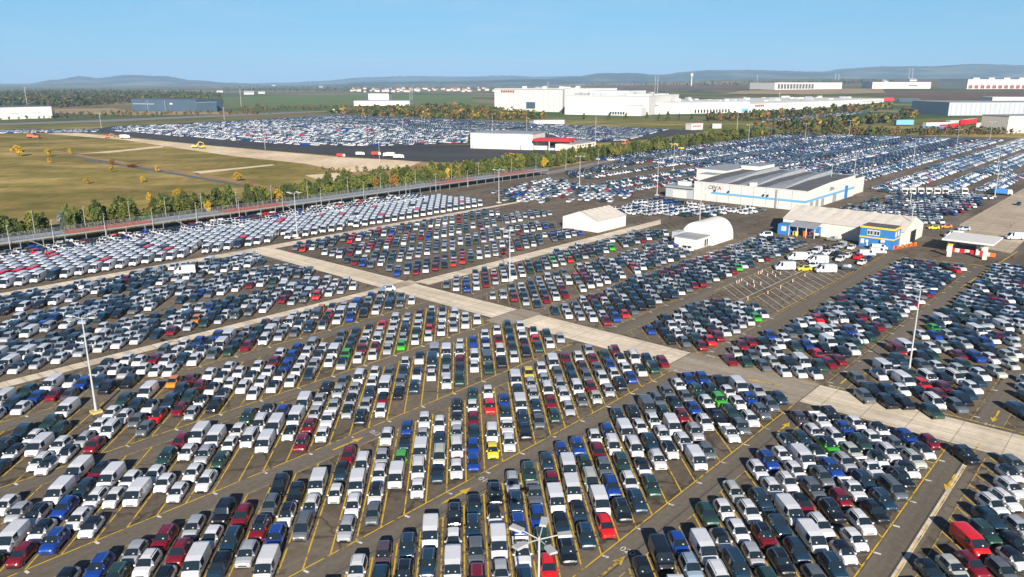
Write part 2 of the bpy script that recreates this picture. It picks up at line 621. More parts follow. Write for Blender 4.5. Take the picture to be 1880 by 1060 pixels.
def slab_material(name, c1, c2, sx, sy, joint=0.35):
    m, t, p, base, tc = ground_material(name, [(0.3, c1), (0.7, c2)], 0.12, stretch=(0.5, 1), fine=[(0.9, 0.1, 1, 1), (0.35, 0.22, 1.6, 0.05)])
    br = t.nodes.new('ShaderNodeTexBrick')
    br.offset = 0
    br.inputs['Color1'].default_value = (1, 1, 1, 1)
    br.inputs['Color2'].default_value = (0.9, 0.9, 0.9, 1)
    br.inputs['Mortar'].default_value = (joint, joint, joint, 1)
    br.inputs['Scale'].default_value = 1
    br.inputs['Mortar Size'].default_value = 0.07
    br.inputs['Brick Width'].default_value = sx
    br.inputs['Row Height'].default_value = sy
    t.links.new(tc.outputs['Object'], br.inputs['Vector'])
    mx = t.nodes.new('ShaderNodeMix')
    mx.data_type = 'RGBA'
    mx.blend_type = 'MULTIPLY'
    mx.inputs['Factor'].default_value = 1
    t.links.new(base, mx.inputs['A'])
    t.links.new(br.outputs['Color'], mx.inputs['B'])
    t.links.new(mx.outputs['Result'], p.inputs['Base Color'])
    return m


GM['concrete'] = slab_material('road_concrete', (0.55, 0.465, 0.345), (0.7, 0.605, 0.47), 2.4, 6.0, 0.55)
GM['apron'] = slab_material('apron_concrete', (0.36, 0.29, 0.21), (0.46, 0.38, 0.285), 6.0, 6.0, 0.6)


def lot_sheet(name, pts, z, m):
    mb = MB()
    mb.face([(b, c, z) for b, c in pts])
    o = mb.build(name, m, rot=LOTROT)
    if o.data.polygons[0].normal.z < 0:
        o.data.flip_normals()
    return tag(o, kind='structure')


LOT = [(-90, -230), (830, -230), (815, 110), (745, 297), (480, 294), (330, 271), (60, 264), (-90, 264)]
lot_sheet('car_park', LOT, 0.02, GM['asphalt'])
GM['junction'], _t, _p, _o, _c = ground_material('junction_asphalt', [(0.3, (0.22, 0.185, 0.14)), (0.7, (0.32, 0.275, 0.215))], 0.15, stretch=(1, 0.3), fine=[(0.5, 0.16, 1.4, 0.06), (1.2, 0.1, 1, 1)])

# aisle lanes, worn smoother than the bays
STRIP_L = [-4.5, 18.0, 39.2, 60.6, 81.9, 102.6, 123.7]
STRIP_R = [-4.5, 17.3, 38.4, 60.3, 82.0, 101.2, 121.0]
for c0 in STRIP_L[1:] + [141.3]:
    lot_sheet('aisle', [(0, c0 - 3.6), (110.5, c0 - 3.6), (110.5, c0 - 0.2), (0, c0 - 0.2)], 0.03, GM['aisle'])
for c0 in STRIP_R[1:]:
    lot_sheet('aisle', [(121.7, c0 - 3.8), (235, c0 - 3.8), (235, c0 - 0.3), (121.7, c0 - 0.3)], 0.03, GM['aisle'])

lot_sheet('junction', [(110.5, 39.2), (121.6, 39.2), (121.6, 62.3), (110.5, 62.3)], 0.04, GM['junction'])
lot_sheet('junction', [(110.5, 98.7), (122, 98.7), (122, 104.3), (110.5, 104.3)], 0.04, GM['junction'])
# pale concrete roads
for c0, c1 in ((9, 39), (62.5, 98.5), (104.5, 137.5), (141.5, 200)):
    k = 2.3 * (80 - c0) / 80.0
    k1 = 2.3 * (80 - c1) / 80.0
    lot_sheet('concrete_road', [(112.6 - k * 0.3, c0), (121.0, c0), (121.0, c1), (112.6 - k1 * 0.3, c1)], 0.045, GM['concrete'])
lot_sheet('concrete_road', [(111.0, 137.5), (122.5, 137.5), (122.5, 141.5), (111.0, 141.5)], 0.045, GM['apron'])
lot_sheet('concrete_road', [(-20, 138.2), (111.0, 138.2), (111.0, 141.2), (-20, 141.2)], 0.045, GM['concrete'])
lot_sheet('concrete_road', [(122.5, 134.4), (232, 134.4), (240, 139.2), (122.5, 139.2)], 0.045, GM['concrete'])
lot_sheet('concrete_road', [(0, 200.4), (125, 200.0), (215, 203.2), (262, 203.5), (262, 206.2), (120, 205.0), (0, 203.8)], 0.045, GM['concrete'])
lot_sheet('concrete_apron', [(258, 34), (470, 36), (470, 55), (300, 56), (262, 48)], 0.045, GM['apron'])
lot_sheet('perimeter_road', [(255, 254), (330, 257), (480, 283), (745, 291), (745, 295.5), (478, 289), (328, 264), (255, 260)], 0.04, GM['greyroad'])

lot_sheet('grass_island', [(243, 146.5), (247, 146.5), (251, 160.5), (247, 160.5)], 0.06, GM['grass'])
lot_sheet('grass_verge', [(243.0, 64), (244.6, 64), (244.6, 90), (243.0, 90)], 0.06, GM['grass'])

# beyond the tree row
sheet('sand_strip', pxpoly([(85, 246), (225, 257), (420, 286), (560, 301), (640, 317), (745, 309), (775, 297), (640, 290), (430, 272), (260, 256), (130, 243)]), 0.05, GM['sand'])
sheet('dirt_bank', pxpoly([(560, 304), (640, 321), (720, 330), (800, 318), (1000, 296), (1100, 280), (1240, 262), (1240, 256), (1060, 268), (900, 292), (770, 296), (690, 292)]), 0.04, GM['dirt'])
sheet('fresh_asphalt', pxpoly([(100, 242), (200, 246), (330, 262), (500, 277), (640, 288), (765, 297), (860, 300), (985, 287), (1060, 280), (1000, 270), (870, 266), (700, 268), (480, 262), (190, 235)]), 0.06, GM['fresh'])
sheet('far_car_park', pxpoly([(0, 238), (178, 237), (205, 232), (480, 220), (620, 211), (800, 218), (1000, 228), (1240, 238), (1330, 236), (1240, 250), (1150, 261), (1050, 264), (1000, 268), (870, 264), (700, 270), (560, 270), (470, 264), (330, 254), (180, 244), (0, 245)]), 0.05, GM['fresh'])
sheet('ditch', pxpoly([(135, 287.5), (160, 292), (240, 305), (330, 319), (420, 335), (470, 345), (470, 346.5), (410, 336.5), (320, 321), (235, 307), (150, 293)]), 0.05, GM['water'])
sheet('reed_bank', pxpoly([(95, 279), (230, 302), (330, 317), (470, 343), (480, 350), (540, 352), (470, 338), (340, 314), (240, 299), (100, 276.5)]), 0.06, GM['dirt'])
sheet('sand_track', pxpoly([(352, 316), (420, 310), (500, 302), (505, 304), (430, 312), (362, 320)]), 0.06, GM['sand'])
sheet('sand_track', pxpoly([(140, 283), (240, 274), (300, 268), (300, 271), (200, 281)]), 0.06, GM['sand'])
sheet('sand_patch', pxpoly([(560, 322), (620, 318), (640, 330), (600, 336)]), 0.055, GM['sand'])
sheet('farm_track', pxpoly([(0, 227), (200, 220), (480, 208), (620, 203), (620, 205), (480, 211), (200, 224), (0, 230)]), 0.08, GM['greyroad'])
sheet('dry_grass_field', pxpoly([(100, 201), (205, 199), (250, 205), (420, 206), (420, 210), (250, 212), (140, 210), (100, 207)]), 0.06, GM['tanfield'])
sheet('green_field', pxpoly([(400, 195), (400, 180), (500, 176), (660, 173), (900, 176), (905, 196), (760, 197), (640, 194), (480, 196)]), 0.2, GM['greenfield'])
sheet('green_field', pxpoly([(1060, 236), (1240, 230), (1500, 228), (1600, 236), (1400, 244), (1240, 238)]), 0.06, GM['grass'])
sheet('green_field', pxpoly([(1660, 219), (1880, 214), (1880, 220), (1780, 225), (1670, 226)]), 0.06, GM['grass'])
sheet('access_road', pxpoly([(1180, 262), (1300, 246), (1420, 232), (1560, 219), (1640, 211), (1652, 212), (1560, 222), (1430, 236), (1310, 250), (1190, 268)]), 0.09, GM['greyroad'])


def far_patch(name, pts, m, h=0.6):
    """a field on the far slopes, following the land"""
    n = 24
    top, bot = pts
    mb = MB()
    def interp(line, u):
        u *= len(line) - 1
        i = min(int(u), len(line) - 2)
        f = u - i
        return (line[i][0] * (1 - f) + line[i + 1][0] * f, line[i][1] * (1 - f) + line[i + 1][1] * f)
    rows = []
    for r in range(4):
        row = []
        for i in range(n + 1):
            a, b = interp(top, i / n), interp(bot, i / n)
            k = r / 3.0
            row.append(ground_at(a[0] * (1 - k) + b[0] * k, a[1] * (1 - k) + b[1] * k, h))
        rows.append(row)
    for r in range(3):
        for i in range(n):
            mb.face([rows[r][i], rows[r][i + 1], rows[r + 1][i + 1], rows[r + 1][i]])
    o = mb.build(name, m)
    if o.data.polygons[0].normal.z < 0:
        o.data.flip_normals()
    tag(o, kind='structure')


far_patch('stubble_field', ([(1000, 155), (1200, 151), (1330, 150), (1420, 152)], [(1000, 158), (1200, 156), (1330, 155), (1420, 154)]), GM['tanfield'])
far_patch('ploughed_field', ([(1080, 159), (1250, 157), (1420, 157)], [(1080, 165), (1250, 166), (1420, 164)]), GM['brownfield'])
far_patch('stubble_field', ([(1360, 167), (1500, 164), (1620, 163)], [(1330, 173), (1500, 174), (1625, 171)]), GM['tanfield'])
far_patch('ploughed_field', ([(1625, 164), (1760, 164), (1880, 166)], [(1600, 178), (1760, 184), (1880, 181)]), GM['brownfield'])
far_patch('ploughed_field', ([(1540, 149), (1720, 146), (1880, 146)], [(1600, 152), (1720, 151), (1880, 150)]), GM['brownfield'])


# hills: real ridges kilometres away
def ridge(name, prof, D, depth, col):
    m, t, p, o_, tc = ground_material(name + '_cover', [(0.4, tuple(c * 0.5 for c in col)), (0.5, col), (0.58, (col[0] * 2.6, col[1] * 2.1, col[2] * 1.6))], 0.0022, stretch=(0.5, 1.6), detail=9)
    NX, NY = 160, 10
    x0, x1 = prof[0][0], prof[-1][0]
    v, f = [], []
    rr = random.Random(D)
    for j in range(NY + 1):
        k = j / NY
        y = D + (k - 0.5) * depth
        shape = math.sin(math.pi * k) ** 0.8 if 0 < k < 1 else 0
        for i in range(NX + 1):
            px = x0 + (x1 - x0) * i / NX
            for q in range(len(prof) - 1):
                if prof[q][0] <= px <= prof[q + 1][0]:
                    u = (px - prof[q][0]) / (prof[q + 1][0] - prof[q][0])
                    u = u * u * (3 - 2 * u)
                    py = prof[q][1] * (1 - u) + prof[q + 1][1] * u
                    break
            top = CAMZ + (150 - py) / 1404.0 * D * 1.035
            top += rr.uniform(-4, 4) * D / 11000
            base = -6 + terrain((px - 940) / 1404.0 * y * 1.03, y)
            v.append(((px - 940) / 1454.0 * y, y, base + (max(top, base) - base) * shape))
    for j in range(NY):
        for i in range(NX):
            a = j * (NX + 1) + i
            f.append((a, a + 1, a + NX + 2, a + NX + 1))
    me = bpy.data.meshes.new(name)
    me.from_pydata(v, [], f)
    me.materials.append(m)
    me.polygons.foreach_set('use_smooth', [True] * len(f))
    o = bpy.data.objects.new(name, me)
    COL.objects.link(o)
    tag(o, kind='structure')


ridge('hills', [(-260, 157), (40, 155), (100, 147), (150, 141), (180, 144), (240, 139), (300, 141), (360, 148), (420, 152), (520, 157)], 11500, 2600, (0.055, 0.07, 0.055))
ridge('hills', [(380, 156), (520, 152), (590, 149), (670, 143), (760, 141), (850, 142), (930, 140), (980, 142), (1060, 141), (1150, 139), (1250, 139), (1340, 146)], 15500, 3000, (0.045, 0.06, 0.055))
ridge('hills', [(960, 150), (1060, 141), (1110, 136), (1160, 136), (1210, 139), (1260, 134), (1300, 131), (1380, 131), (1500, 134), (1560, 128), (1620, 125), (1700, 125), (1790, 121), (1880, 123), (2150, 121)], 11000, 2600, (0.045, 0.062, 0.045))
ridge('hills', [(560, 156), (700, 151), (820, 149), (900, 147), (1000, 146), (1080, 149), (1240, 153)], 9000, 1400, (0.045, 0.06, 0.035))

# ---------------------------------------------------------- painted markings
def worn_paint(name, col, under=(0.1, 0.09, 0.075), keep=0.42):
    m, t, p, base, tc = ground_material(name, [(keep - 0.06, under), (keep + 0.06, col)], 0.9, detail=5)
    return m


PITCHB = 3.38
PY = worn_paint('yellow_road_paint', (0.56, 0.365, 0.04), keep=0.43)
PF = worn_paint('faded_yellow_paint', (0.42, 0.3, 0.1), keep=0.47)
PW = worn_paint('white_road_paint', (0.62, 0.6, 0.55), keep=0.42)
PD = mat('tyre_marks', (0.05, 0.046, 0.042), rough=0.9)


def line(mb, p, q, wd, z, mi=0):
    d = (Vector(q) - Vector(p))
    n = Vector((-d.y, d.x)).normalized() * wd / 2
    p, q = Vector(p), Vector(q)
    mb.face([(*(p - n), z), (*(q - n), z), (*(q + n), z), (*(p + n), z)], mi)


def build_markings():
    mb = MB()
    z = 0.055
    for side, strips, offs, lo, hi in (('L', STRIP_L, OFFS_L, 2, 110.6), ('R', STRIP_R, OFFS_R, 122.0, 236)):
        for i, c0 in enumerate(strips):
            depth = (14.4, 17.7, 17.7, 17.7, 17.5, 17.5, 13.5)[i]
            off = offs[i]
            wide = 0.17 if side == 'L' else 0.13
            for seg in ((lo, hi),):
                line(mb, (seg[0], c0), (seg[1], c0), wide, z, 0 if side == 'L' else 4)
                line(mb, (seg[0], c0 + depth), (seg[1], c0 + depth), 0.12, z, 4)
            n0 = int((lo - off - 20) / PITCHB)
            n1 = int((hi - off) / PITCHB) + 1
            for n in range(n0, n1):
                b = off + (n + 0.5) * PITCHB
                t0, t1 = 0.0, depth
                if b + t0 < lo:
                    t0 = lo - b
                if b + t1 > hi:
                    t1 = hi - b
                if t1 - t0 < 1:
                    continue
                if side == 'R' and i == 3 and b > 155:
                    continue
                line(mb, (b + t0, c0 + t0), (b + t1, c0 + t1), wide, z + 0.004, 0 if side == 'L' and i < 6 else 4)
                if n % 2 == 0 and t0 == 0:
                    line(mb, (b, c0 - 0.15), (b + 0.1, c0 - 0.85), 0.3, z + 0.004, 1)
    # the lane along the concrete road, right hand side
    line(mb, (121.9, 62), (121.9, 40), 0.22, z)
    line(mb, (122.0, 38), (122.0, 8), 0.22, z + 0.002)
    line(mb, (104, 17.9), (104, 19.2), 0.2, z)
    # dark joints in the aisles
    for c in (36.9, 15.4, 57.6):
        line(mb, (0, c), (110, c), 0.12, z - 0.004, 2)
    line(mb, (0, 15.0), (110, 15.0), 0.5, z - 0.008, 3)
    for b0 in range(0, 110, 1):
        if b0 % 9 == 0:
            line(mb, (b0, 14.9), (b0 + 6.5, 14.9), 0.13, z)
    # the empty bays with the cones
    for c in (61.0, 69.6, 71.2, 79.2):
        line(mb, (156 + (c - 61) * 0.4, c), (236, c), 0.16, z, 0 if c != 71.2 else 1)
    for k in range(0, 14):
        b = 157 + k * 3.38
        line(mb, (b, 61.0), (b + 8.6, 69.6), 0.13, z + 0.004, 1)
        line(mb, (b + 3, 71.2), (b + 11, 79.2), 0.13, z + 0.004, 1)
    # kerb lines of the plaza
    line(mb, (205, 36), (262, 33), 0.3, z)
    line(mb, (232, 53), (236, 30), 0.4, z)
    for b, c in ((262, 99), (268, 99), (274, 98.5), (280, 99), (286, 99)):
        mb.box(b, b + 3.2, c, c + 1.4, z, z + 0.004, 0)
    o = mb.build('lane_markings', [PY, PW, PD, GM['concrete'], PF], rot=LOTROT)
    # every marking faces up
    bm = bmesh.new()
    bm.from_mesh(o.data)
    for f_ in bm.faces:
        if f_.normal.z < 0:
            f_.normal_flip()
    bm.to_mesh(o.data)
    bm.free()
    tag(o, kind='structure')
    # direction arrows
    mb = MB()
    for px, py, ang in ((640, 815, 0), (838, 911, 0), (1122, 1043, 0), (1437, 787, 0), (1745, 886, 180), (1828, 765, 180), (1553, 697, 0), (1402, 703, 100), (318, 640, 0)):
        b, c = BC(ground_at(px, py))
        a = R(ang)
        def P(x, y):
            return (b + x * math.cos(a) - y * math.sin(a), c + x * math.sin(a) + y * math.cos(a), z + 0.01)
        mb.face([P(-2.6, -0.16), P(1.0, -0.16), P(1.0, 0.16), P(-2.6, 0.16)])
        mb.face([P(1.0, -0.55), P(2.6, 0), P(1.0, 0.55)])
    o = mb.build('arrow_markings', PY, rot=LOTROT)
    if o.data.polygons[0].normal.z < 0:
        o.data.flip_normals()
    tag(o, kind='structure')
    # painted aisle numbers
    for px, py, s, txt, mm in ((688, 796, 2.6, '013', PW), (890, 883, 2.6, '014', PW), (1152, 1013, 2.4, '020', PW), (1532, 712, 2.4, '011', PW), (1245, 683, 2.2, '015', PW), (1305, 655, 2.2, '010', PW), (1817, 781, 2.0, '212', PW), (1808, 789, 1.8, '101', PY)):
        o = text_mesh('painted_number', txt, s * .5, mm)
        p = ground_at(px, py)
        o.location = (p.x, p.y, z + 0.012)
        o.rotation_euler = (0, 0, LOTROT - math.pi / 2)
        tag(o, kind='structure')
# ================================================================== VEHICLES
# stations from the tail to the nose: x, underside, sill half width, belt half width, belt height, roof half width, roof height, tag of the stretch that follows
def car_outline(kind):
    if kind == 'c':
        return 4.05, 1.76, [(-2.02, .38, .72, .76, .82, .70, .90, 'body'), (-1.93, .28, .84, .82, .93, .74, .99, 'rear'), (-1.50, .24, .87, .84, .95, .60, 1.40, 'roof_c'), (-1.25, .24, .88, .85, .95, .62, 1.45, 'roof'), (-.25, .24, .88, .85, .94, .62, 1.48, 'roof'),
                            (.42, .24, .88, .85, .93, .60, 1.42, 'wind'), (1.18, .24, .87, .83, .93, .72, 1.0, 'hood'), (1.62, .25, .86, .80, .86, .66, .92, 'hood'), (1.92, .28, .80, .74, .72, .56, .76, 'body'), (2.02, .36, .68, .62, .58, .45, .62, 'end')]
    if kind == 'm':
        return 4.6, 1.8, [(-2.3, .38, .72, .78, .84, .74, .92, 'body'), (-2.2, .28, .86, .84, .95, .76, 1.0, 'rear'), (-1.85, .24, .88, .86, .96, .62, 1.36, 'roof_c'), (-1.5, .24, .89, .86, .95, .63, 1.43, 'roof'), (-.3, .24, .9, .86, .94, .63, 1.46, 'roof'),
                           (.4, .24, .9, .86, .93, .61, 1.39, 'wind'), (1.2, .24, .89, .84, .92, .73, .99, 'hood'), (1.75, .25, .87, .81, .85, .67, .91, 'hood'), (2.15, .28, .8, .74, .7, .56, .74, 'body'), (2.3, .36, .66, .6, .56, .45, .6, 'end')]
    if kind == 'e':
        return 3.65, 1.66, [(-1.82, .40, .70, .74, .85, .70, .92, 'body'), (-1.76, .28, .79, .78, .98, .70, 1.04, 'rear'), (-1.48, .24, .82, .80, .98, .58, 1.46, 'roof_c'), (-1.2, .24, .83, .80, .97, .6, 1.51, 'roof'), (-.2, .24, .83, .80, .96, .6, 1.53, 'roof'),
                            (.45, .24, .83, .80, .95, .58, 1.46, 'wind'), (1.14, .24, .82, .78, .95, .68, 1.02, 'hood'), (1.5, .25, .8, .75, .88, .62, .94, 'hood'), (1.74, .28, .74, .7, .74, .52, .78, 'body'), (1.82, .36, .64, .6, .6, .42, .64, 'end')]
    if kind == 's':
        return 4.4, 1.86, [(-2.2, .45, .76, .80, .95, .74, 1.02, 'body'), (-2.12, .33, .89, .87, 1.05, .78, 1.10, 'rear'), (-1.78, .30, .92, .89, 1.06, .66, 1.58, 'roof_c'), (-1.45, .30, .93, .90, 1.06, .68, 1.64, 'roof'), (-.3, .30, .93, .90, 1.05, .68, 1.68, 'roof'),
                           (.38, .30, .93, .90, 1.04, .66, 1.62, 'wind'), (1.12, .30, .92, .88, 1.04, .76, 1.13, 'hood'), (1.75, .30, .91, .86, .98, .74, 1.06, 'hood'), (2.1, .34, .86, .80, .86, .66, .92, 'body'), (2.2, .42, .74, .70, .72, .5, .76, 'end')]
    if kind == 't':
        return 4.4, 1.9, [(-2.2, .50, .86, .88, 1.0, .82, 1.05, 'body'), (-2.16, .42, .92, .90, 1.15, .80, 1.2, 'rear'), (-2.05, .42, .94, .92, 1.15, .80, 1.82, 'roof_c'), (-1.7, .42, .94, .92, 1.15, .80, 1.86, 'roof'), (-.3, .42, .94, .92, 1.15, .80, 1.87, 'roof'),
                          (.55, .42, .94, .92, 1.15, .78, 1.84, 'wind'), (.85, .42, .94, .91, 1.15, .82, 1.2, 'hood'), (1.8, .42, .93, .90, 1.12, .80, 1.17, 'hood'), (2.15, .45, .9, .88, 1.08, .76, 1.12, 'body'), (2.2, .5, .85, .84, .9, .7, .95, 'end')]
    if kind == 'w':
        return 4.5, 1.84, [(-2.25, .42, .82, .84, .95, .80, 1.0, 'body'), (-2.2, .32, .89, .88, 1.08, .78, 1.12, 'rear'), (-2.08, .28, .91, .90, 1.08, .74, 1.78, 'roof_c'), (-1.7, .28, .92, .91, 1.08, .74, 1.83, 'roof'), (-.2, .28, .92, .91, 1.08, .73, 1.84, 'roof'),
                           (.75, .28, .92, .91, 1.07, .70, 1.76, 'wind'), (1.55, .28, .91, .87, 1.03, .76, 1.1, 'hood'), (1.95, .30, .88, .83, .95, .70, 1.0, 'hood'), (2.17, .34, .82, .76, .8, .6, .84, 'body'), (2.25, .42, .72, .66, .66, .5, .7, 'end')]
    if kind == 'v':
        return 5.05, 1.98, [(-2.52, .45, .88, .92, 1.0, .88, 1.05, 'body'), (-2.49, .36, .95, .95, 1.15, .86, 1.2, 'rear'), (-2.42, .32, .98, .97, 1.15, .84, 1.90, 'cargo'), (-2.1, .32, .99, .98, 1.15, .84, 1.95, 'cargo'), (.35, .32, .99, .98, 1.13, .84, 1.97, 'roof'),
                            (1.22, .32, .99, .97, 1.12, .80, 1.88, 'wind'), (1.98, .32, .97, .93, 1.12, .84, 1.18, 'hood'), (2.3, .34, .94, .89, 1.02, .78, 1.07, 'hood'), (2.47, .38, .87, .82, .85, .66, .9, 'body'), (2.52, .46, .78, .74, .7, .6, .74, 'end')]
    if kind == 'h':
        return 5.7, 2.06, [(-2.85, .48, .93, .98, 1.05, .92, 1.1, 'body'), (-2.82, .38, .99, .99, 1.3, .92, 1.4, 'rear'), (-2.77, .35, 1.02, 1.01, 1.3, .88, 2.42, 'cargo'), (-2.4, .35, 1.03, 1.02, 1.3, .88, 2.5, 'cargo'), (.75, .35, 1.03, 1.02, 1.28, .88, 2.5, 'roof'),
                           (1.45, .35, 1.03, 1.0, 1.25, .82, 2.3, 'wind'), (2.25, .35, 1.0, .95, 1.25, .86, 1.3, 'hood'), (2.6, .36, .97, .9, 1.1, .8, 1.15, 'hood'), (2.8, .42, .9, .84, .9, .68, .95, 'body'), (2.85, .5, .8, .76, .72, .6, .78, 'end')]
    if kind == 'p':
        return 5.25, 1.9, [(-2.62, .55, .84, .88, 1.0, .84, 1.05, 'bed'), (-2.56, .45, .92, .92, 1.05, .86, 1.1, 'bed'), (-.95, .38, .93, .92, 1.06, .86, 1.12, 'rear'), (-.72, .36, .94, .92, 1.08, .70, 1.66, 'roof_c'), (-.55, .36, .94, .92, 1.08, .70, 1.74, 'roof'), (.1, .36, .94, .92, 1.07, .70, 1.77, 'roof'),
                           (.55, .36, .94, .92, 1.06, .68, 1.70, 'wind'), (1.2, .36, .94, .90, 1.07, .78, 1.15, 'hood'), (2.1, .38, .92, .87, 1.0, .76, 1.08, 'hood'), (2.5, .42, .87, .82, .88, .68, .94, 'body'), (2.62, .5, .76, .72, .72, .5, .78, 'end')]


VS = 0.92


def car_profile(kind):
    """the outline at the size of this yard's small European cars"""
    L, wd, st = car_outline(kind)
    return L * VS, wd * VS, [tuple(v * VS for v in s[:7]) + (s[7],) for s in st]


LENGTH = {k_: v_ * VS for k_, v_ in dict(c=4.05, m=4.6, e=3.65, s=4.4, t=4.4, w=4.5, v=5.05, h=5.7, p=5.25).items()}
CARGO_SIDES = {'v': 1, 'h': 1}


def ring_points(st, lod):
    x, zb, ws, wb, zbelt, wr, zr, tg = st
    zm = zb + (zbelt - zb) * 0.45
    if lod == 0:
        half = [(ws * .94, zb), (ws, zb + .1), (max(ws, wb) + .012, zm), (wb, zbelt), (wr + .03, zr - .05), (wr * .82, zr)]
        # a softly crowned roof
        return [(x, -y, z) for y, z in half] + [(x, 0, zr + .02)] + [(x, y, z) for y, z in reversed(half)]
    half = [(ws, zb), (max(ws, wb), zm), (wb, zbelt), (wr, zr)]
    return [(x, -y, z) for y, z in half] + [(x, y, z) for y, z in reversed(half)]


def car_shell(kind, lod=0, black_roof=False):
    """returns lists of (points, what) for the skin of a vehicle"""
    L, wd, st = car_profile(kind)
    rings = [ring_points(s, lod) for s in st]
    n = len(rings[0])
    belt = 3 if lod == 0 else 2                  # index of the belt point; the glass stretch runs from it to the roof edge
    faces = []
    for j in range(len(st) - 1):
        tg = st[j][7]
        for i in range(n - 1):
            quad = [rings[j][i], rings[j + 1][i], rings[j + 1][i + 1], rings[j][i + 1]]
            side = i == belt or i == n - 2 - belt
            top = belt < i < n - 2 - belt
            what = 'body'
            if tg == 'wind' and top:
                what = 'wind'
            elif tg == 'rear' and top:
                what = 'rear'
            elif tg == 'roof' and side:
                what = 'sideL' if i > n / 2 else 'sideR'
            elif tg in ('roof', 'roof_c') and top and black_roof:
                what = 'roof'
            elif tg == 'bed' and top:
                what = 'bed'
            faces.append((quad, what))
        faces.append(([rings[j][0], rings[j][n - 1], rings[j + 1][n - 1], rings[j + 1][0]], 'under'))
    faces.append((list(reversed(rings[0])), 'body'))
    faces.append((rings[-1], 'body'))
    return L, wd, st, faces


AXLES = dict(c=(-1.25, 1.28, .31), m=(-1.35, 1.4, .32), e=(-1.15, 1.15, .29), s=(-1.32, 1.38, .35), t=(-1.35, 1.4, .38), w=(-1.4, 1.45, .33), v=(-1.5, 1.6, .34), h=(-1.8, 1.9, .35), p=(-1.55, 1.7, .38))
AXLES = {k_: tuple(x * VS for x in v_) for k_, v_ in AXLES.items()}


def wheel_mesh(name, r):
    mb = MB()
    n = 16
    wdt = .2
    ring = lambda y, rr: [(rr * math.cos(2 * math.pi * i / n), y, rr * math.sin(2 * math.pi * i / n)) for i in range(n)]
    for (y0, r0, y1, r1, mi) in ((-wdt / 2, r * .9, -wdt / 2 + .02, r, 0), (-wdt / 2 + .02, r, wdt / 2 - .02, r, 0), (wdt / 2 - .02, r, wdt / 2, r * .9, 0), (wdt / 2, r * .9, wdt / 2 + .002, r * .66, 0), (wdt / 2 + .002, r * .66, wdt / 2 - .03, r * .58, 1)):
        a, b = ring(y0, r0), ring(y1, r1)
        for i in range(n):
            mb.face([a[i], a[(i + 1) % n], b[(i + 1) % n], b[i]], mi)
    # five spokes
    for k in range(5):
        a = 2 * math.pi * k / 5
        pts = []
        for da, rr in ((-.3, r * .1), (-.22, r * .6), (.22, r * .6), (.3, r * .1)):
            pts.append((rr * math.cos(a + da), wdt / 2 - .015, rr * math.sin(a + da)))
        mb.face(pts, 1)
    mb.face(ring(wdt / 2 - .05, r * .6), 0)
    mb.face(ring(-wdt / 2, r * .9), 0)
    tyre, rim = MB(), MB()
    for f_, mi in zip(mb.f, mb.m):
        (rim if mi else tyre).face([mb.v[i] for i in f_])
    o = tyre.build(name, [M['tyre']])
    rim.build('rim', [M['rim']], o)
    return o


PROTO = {}


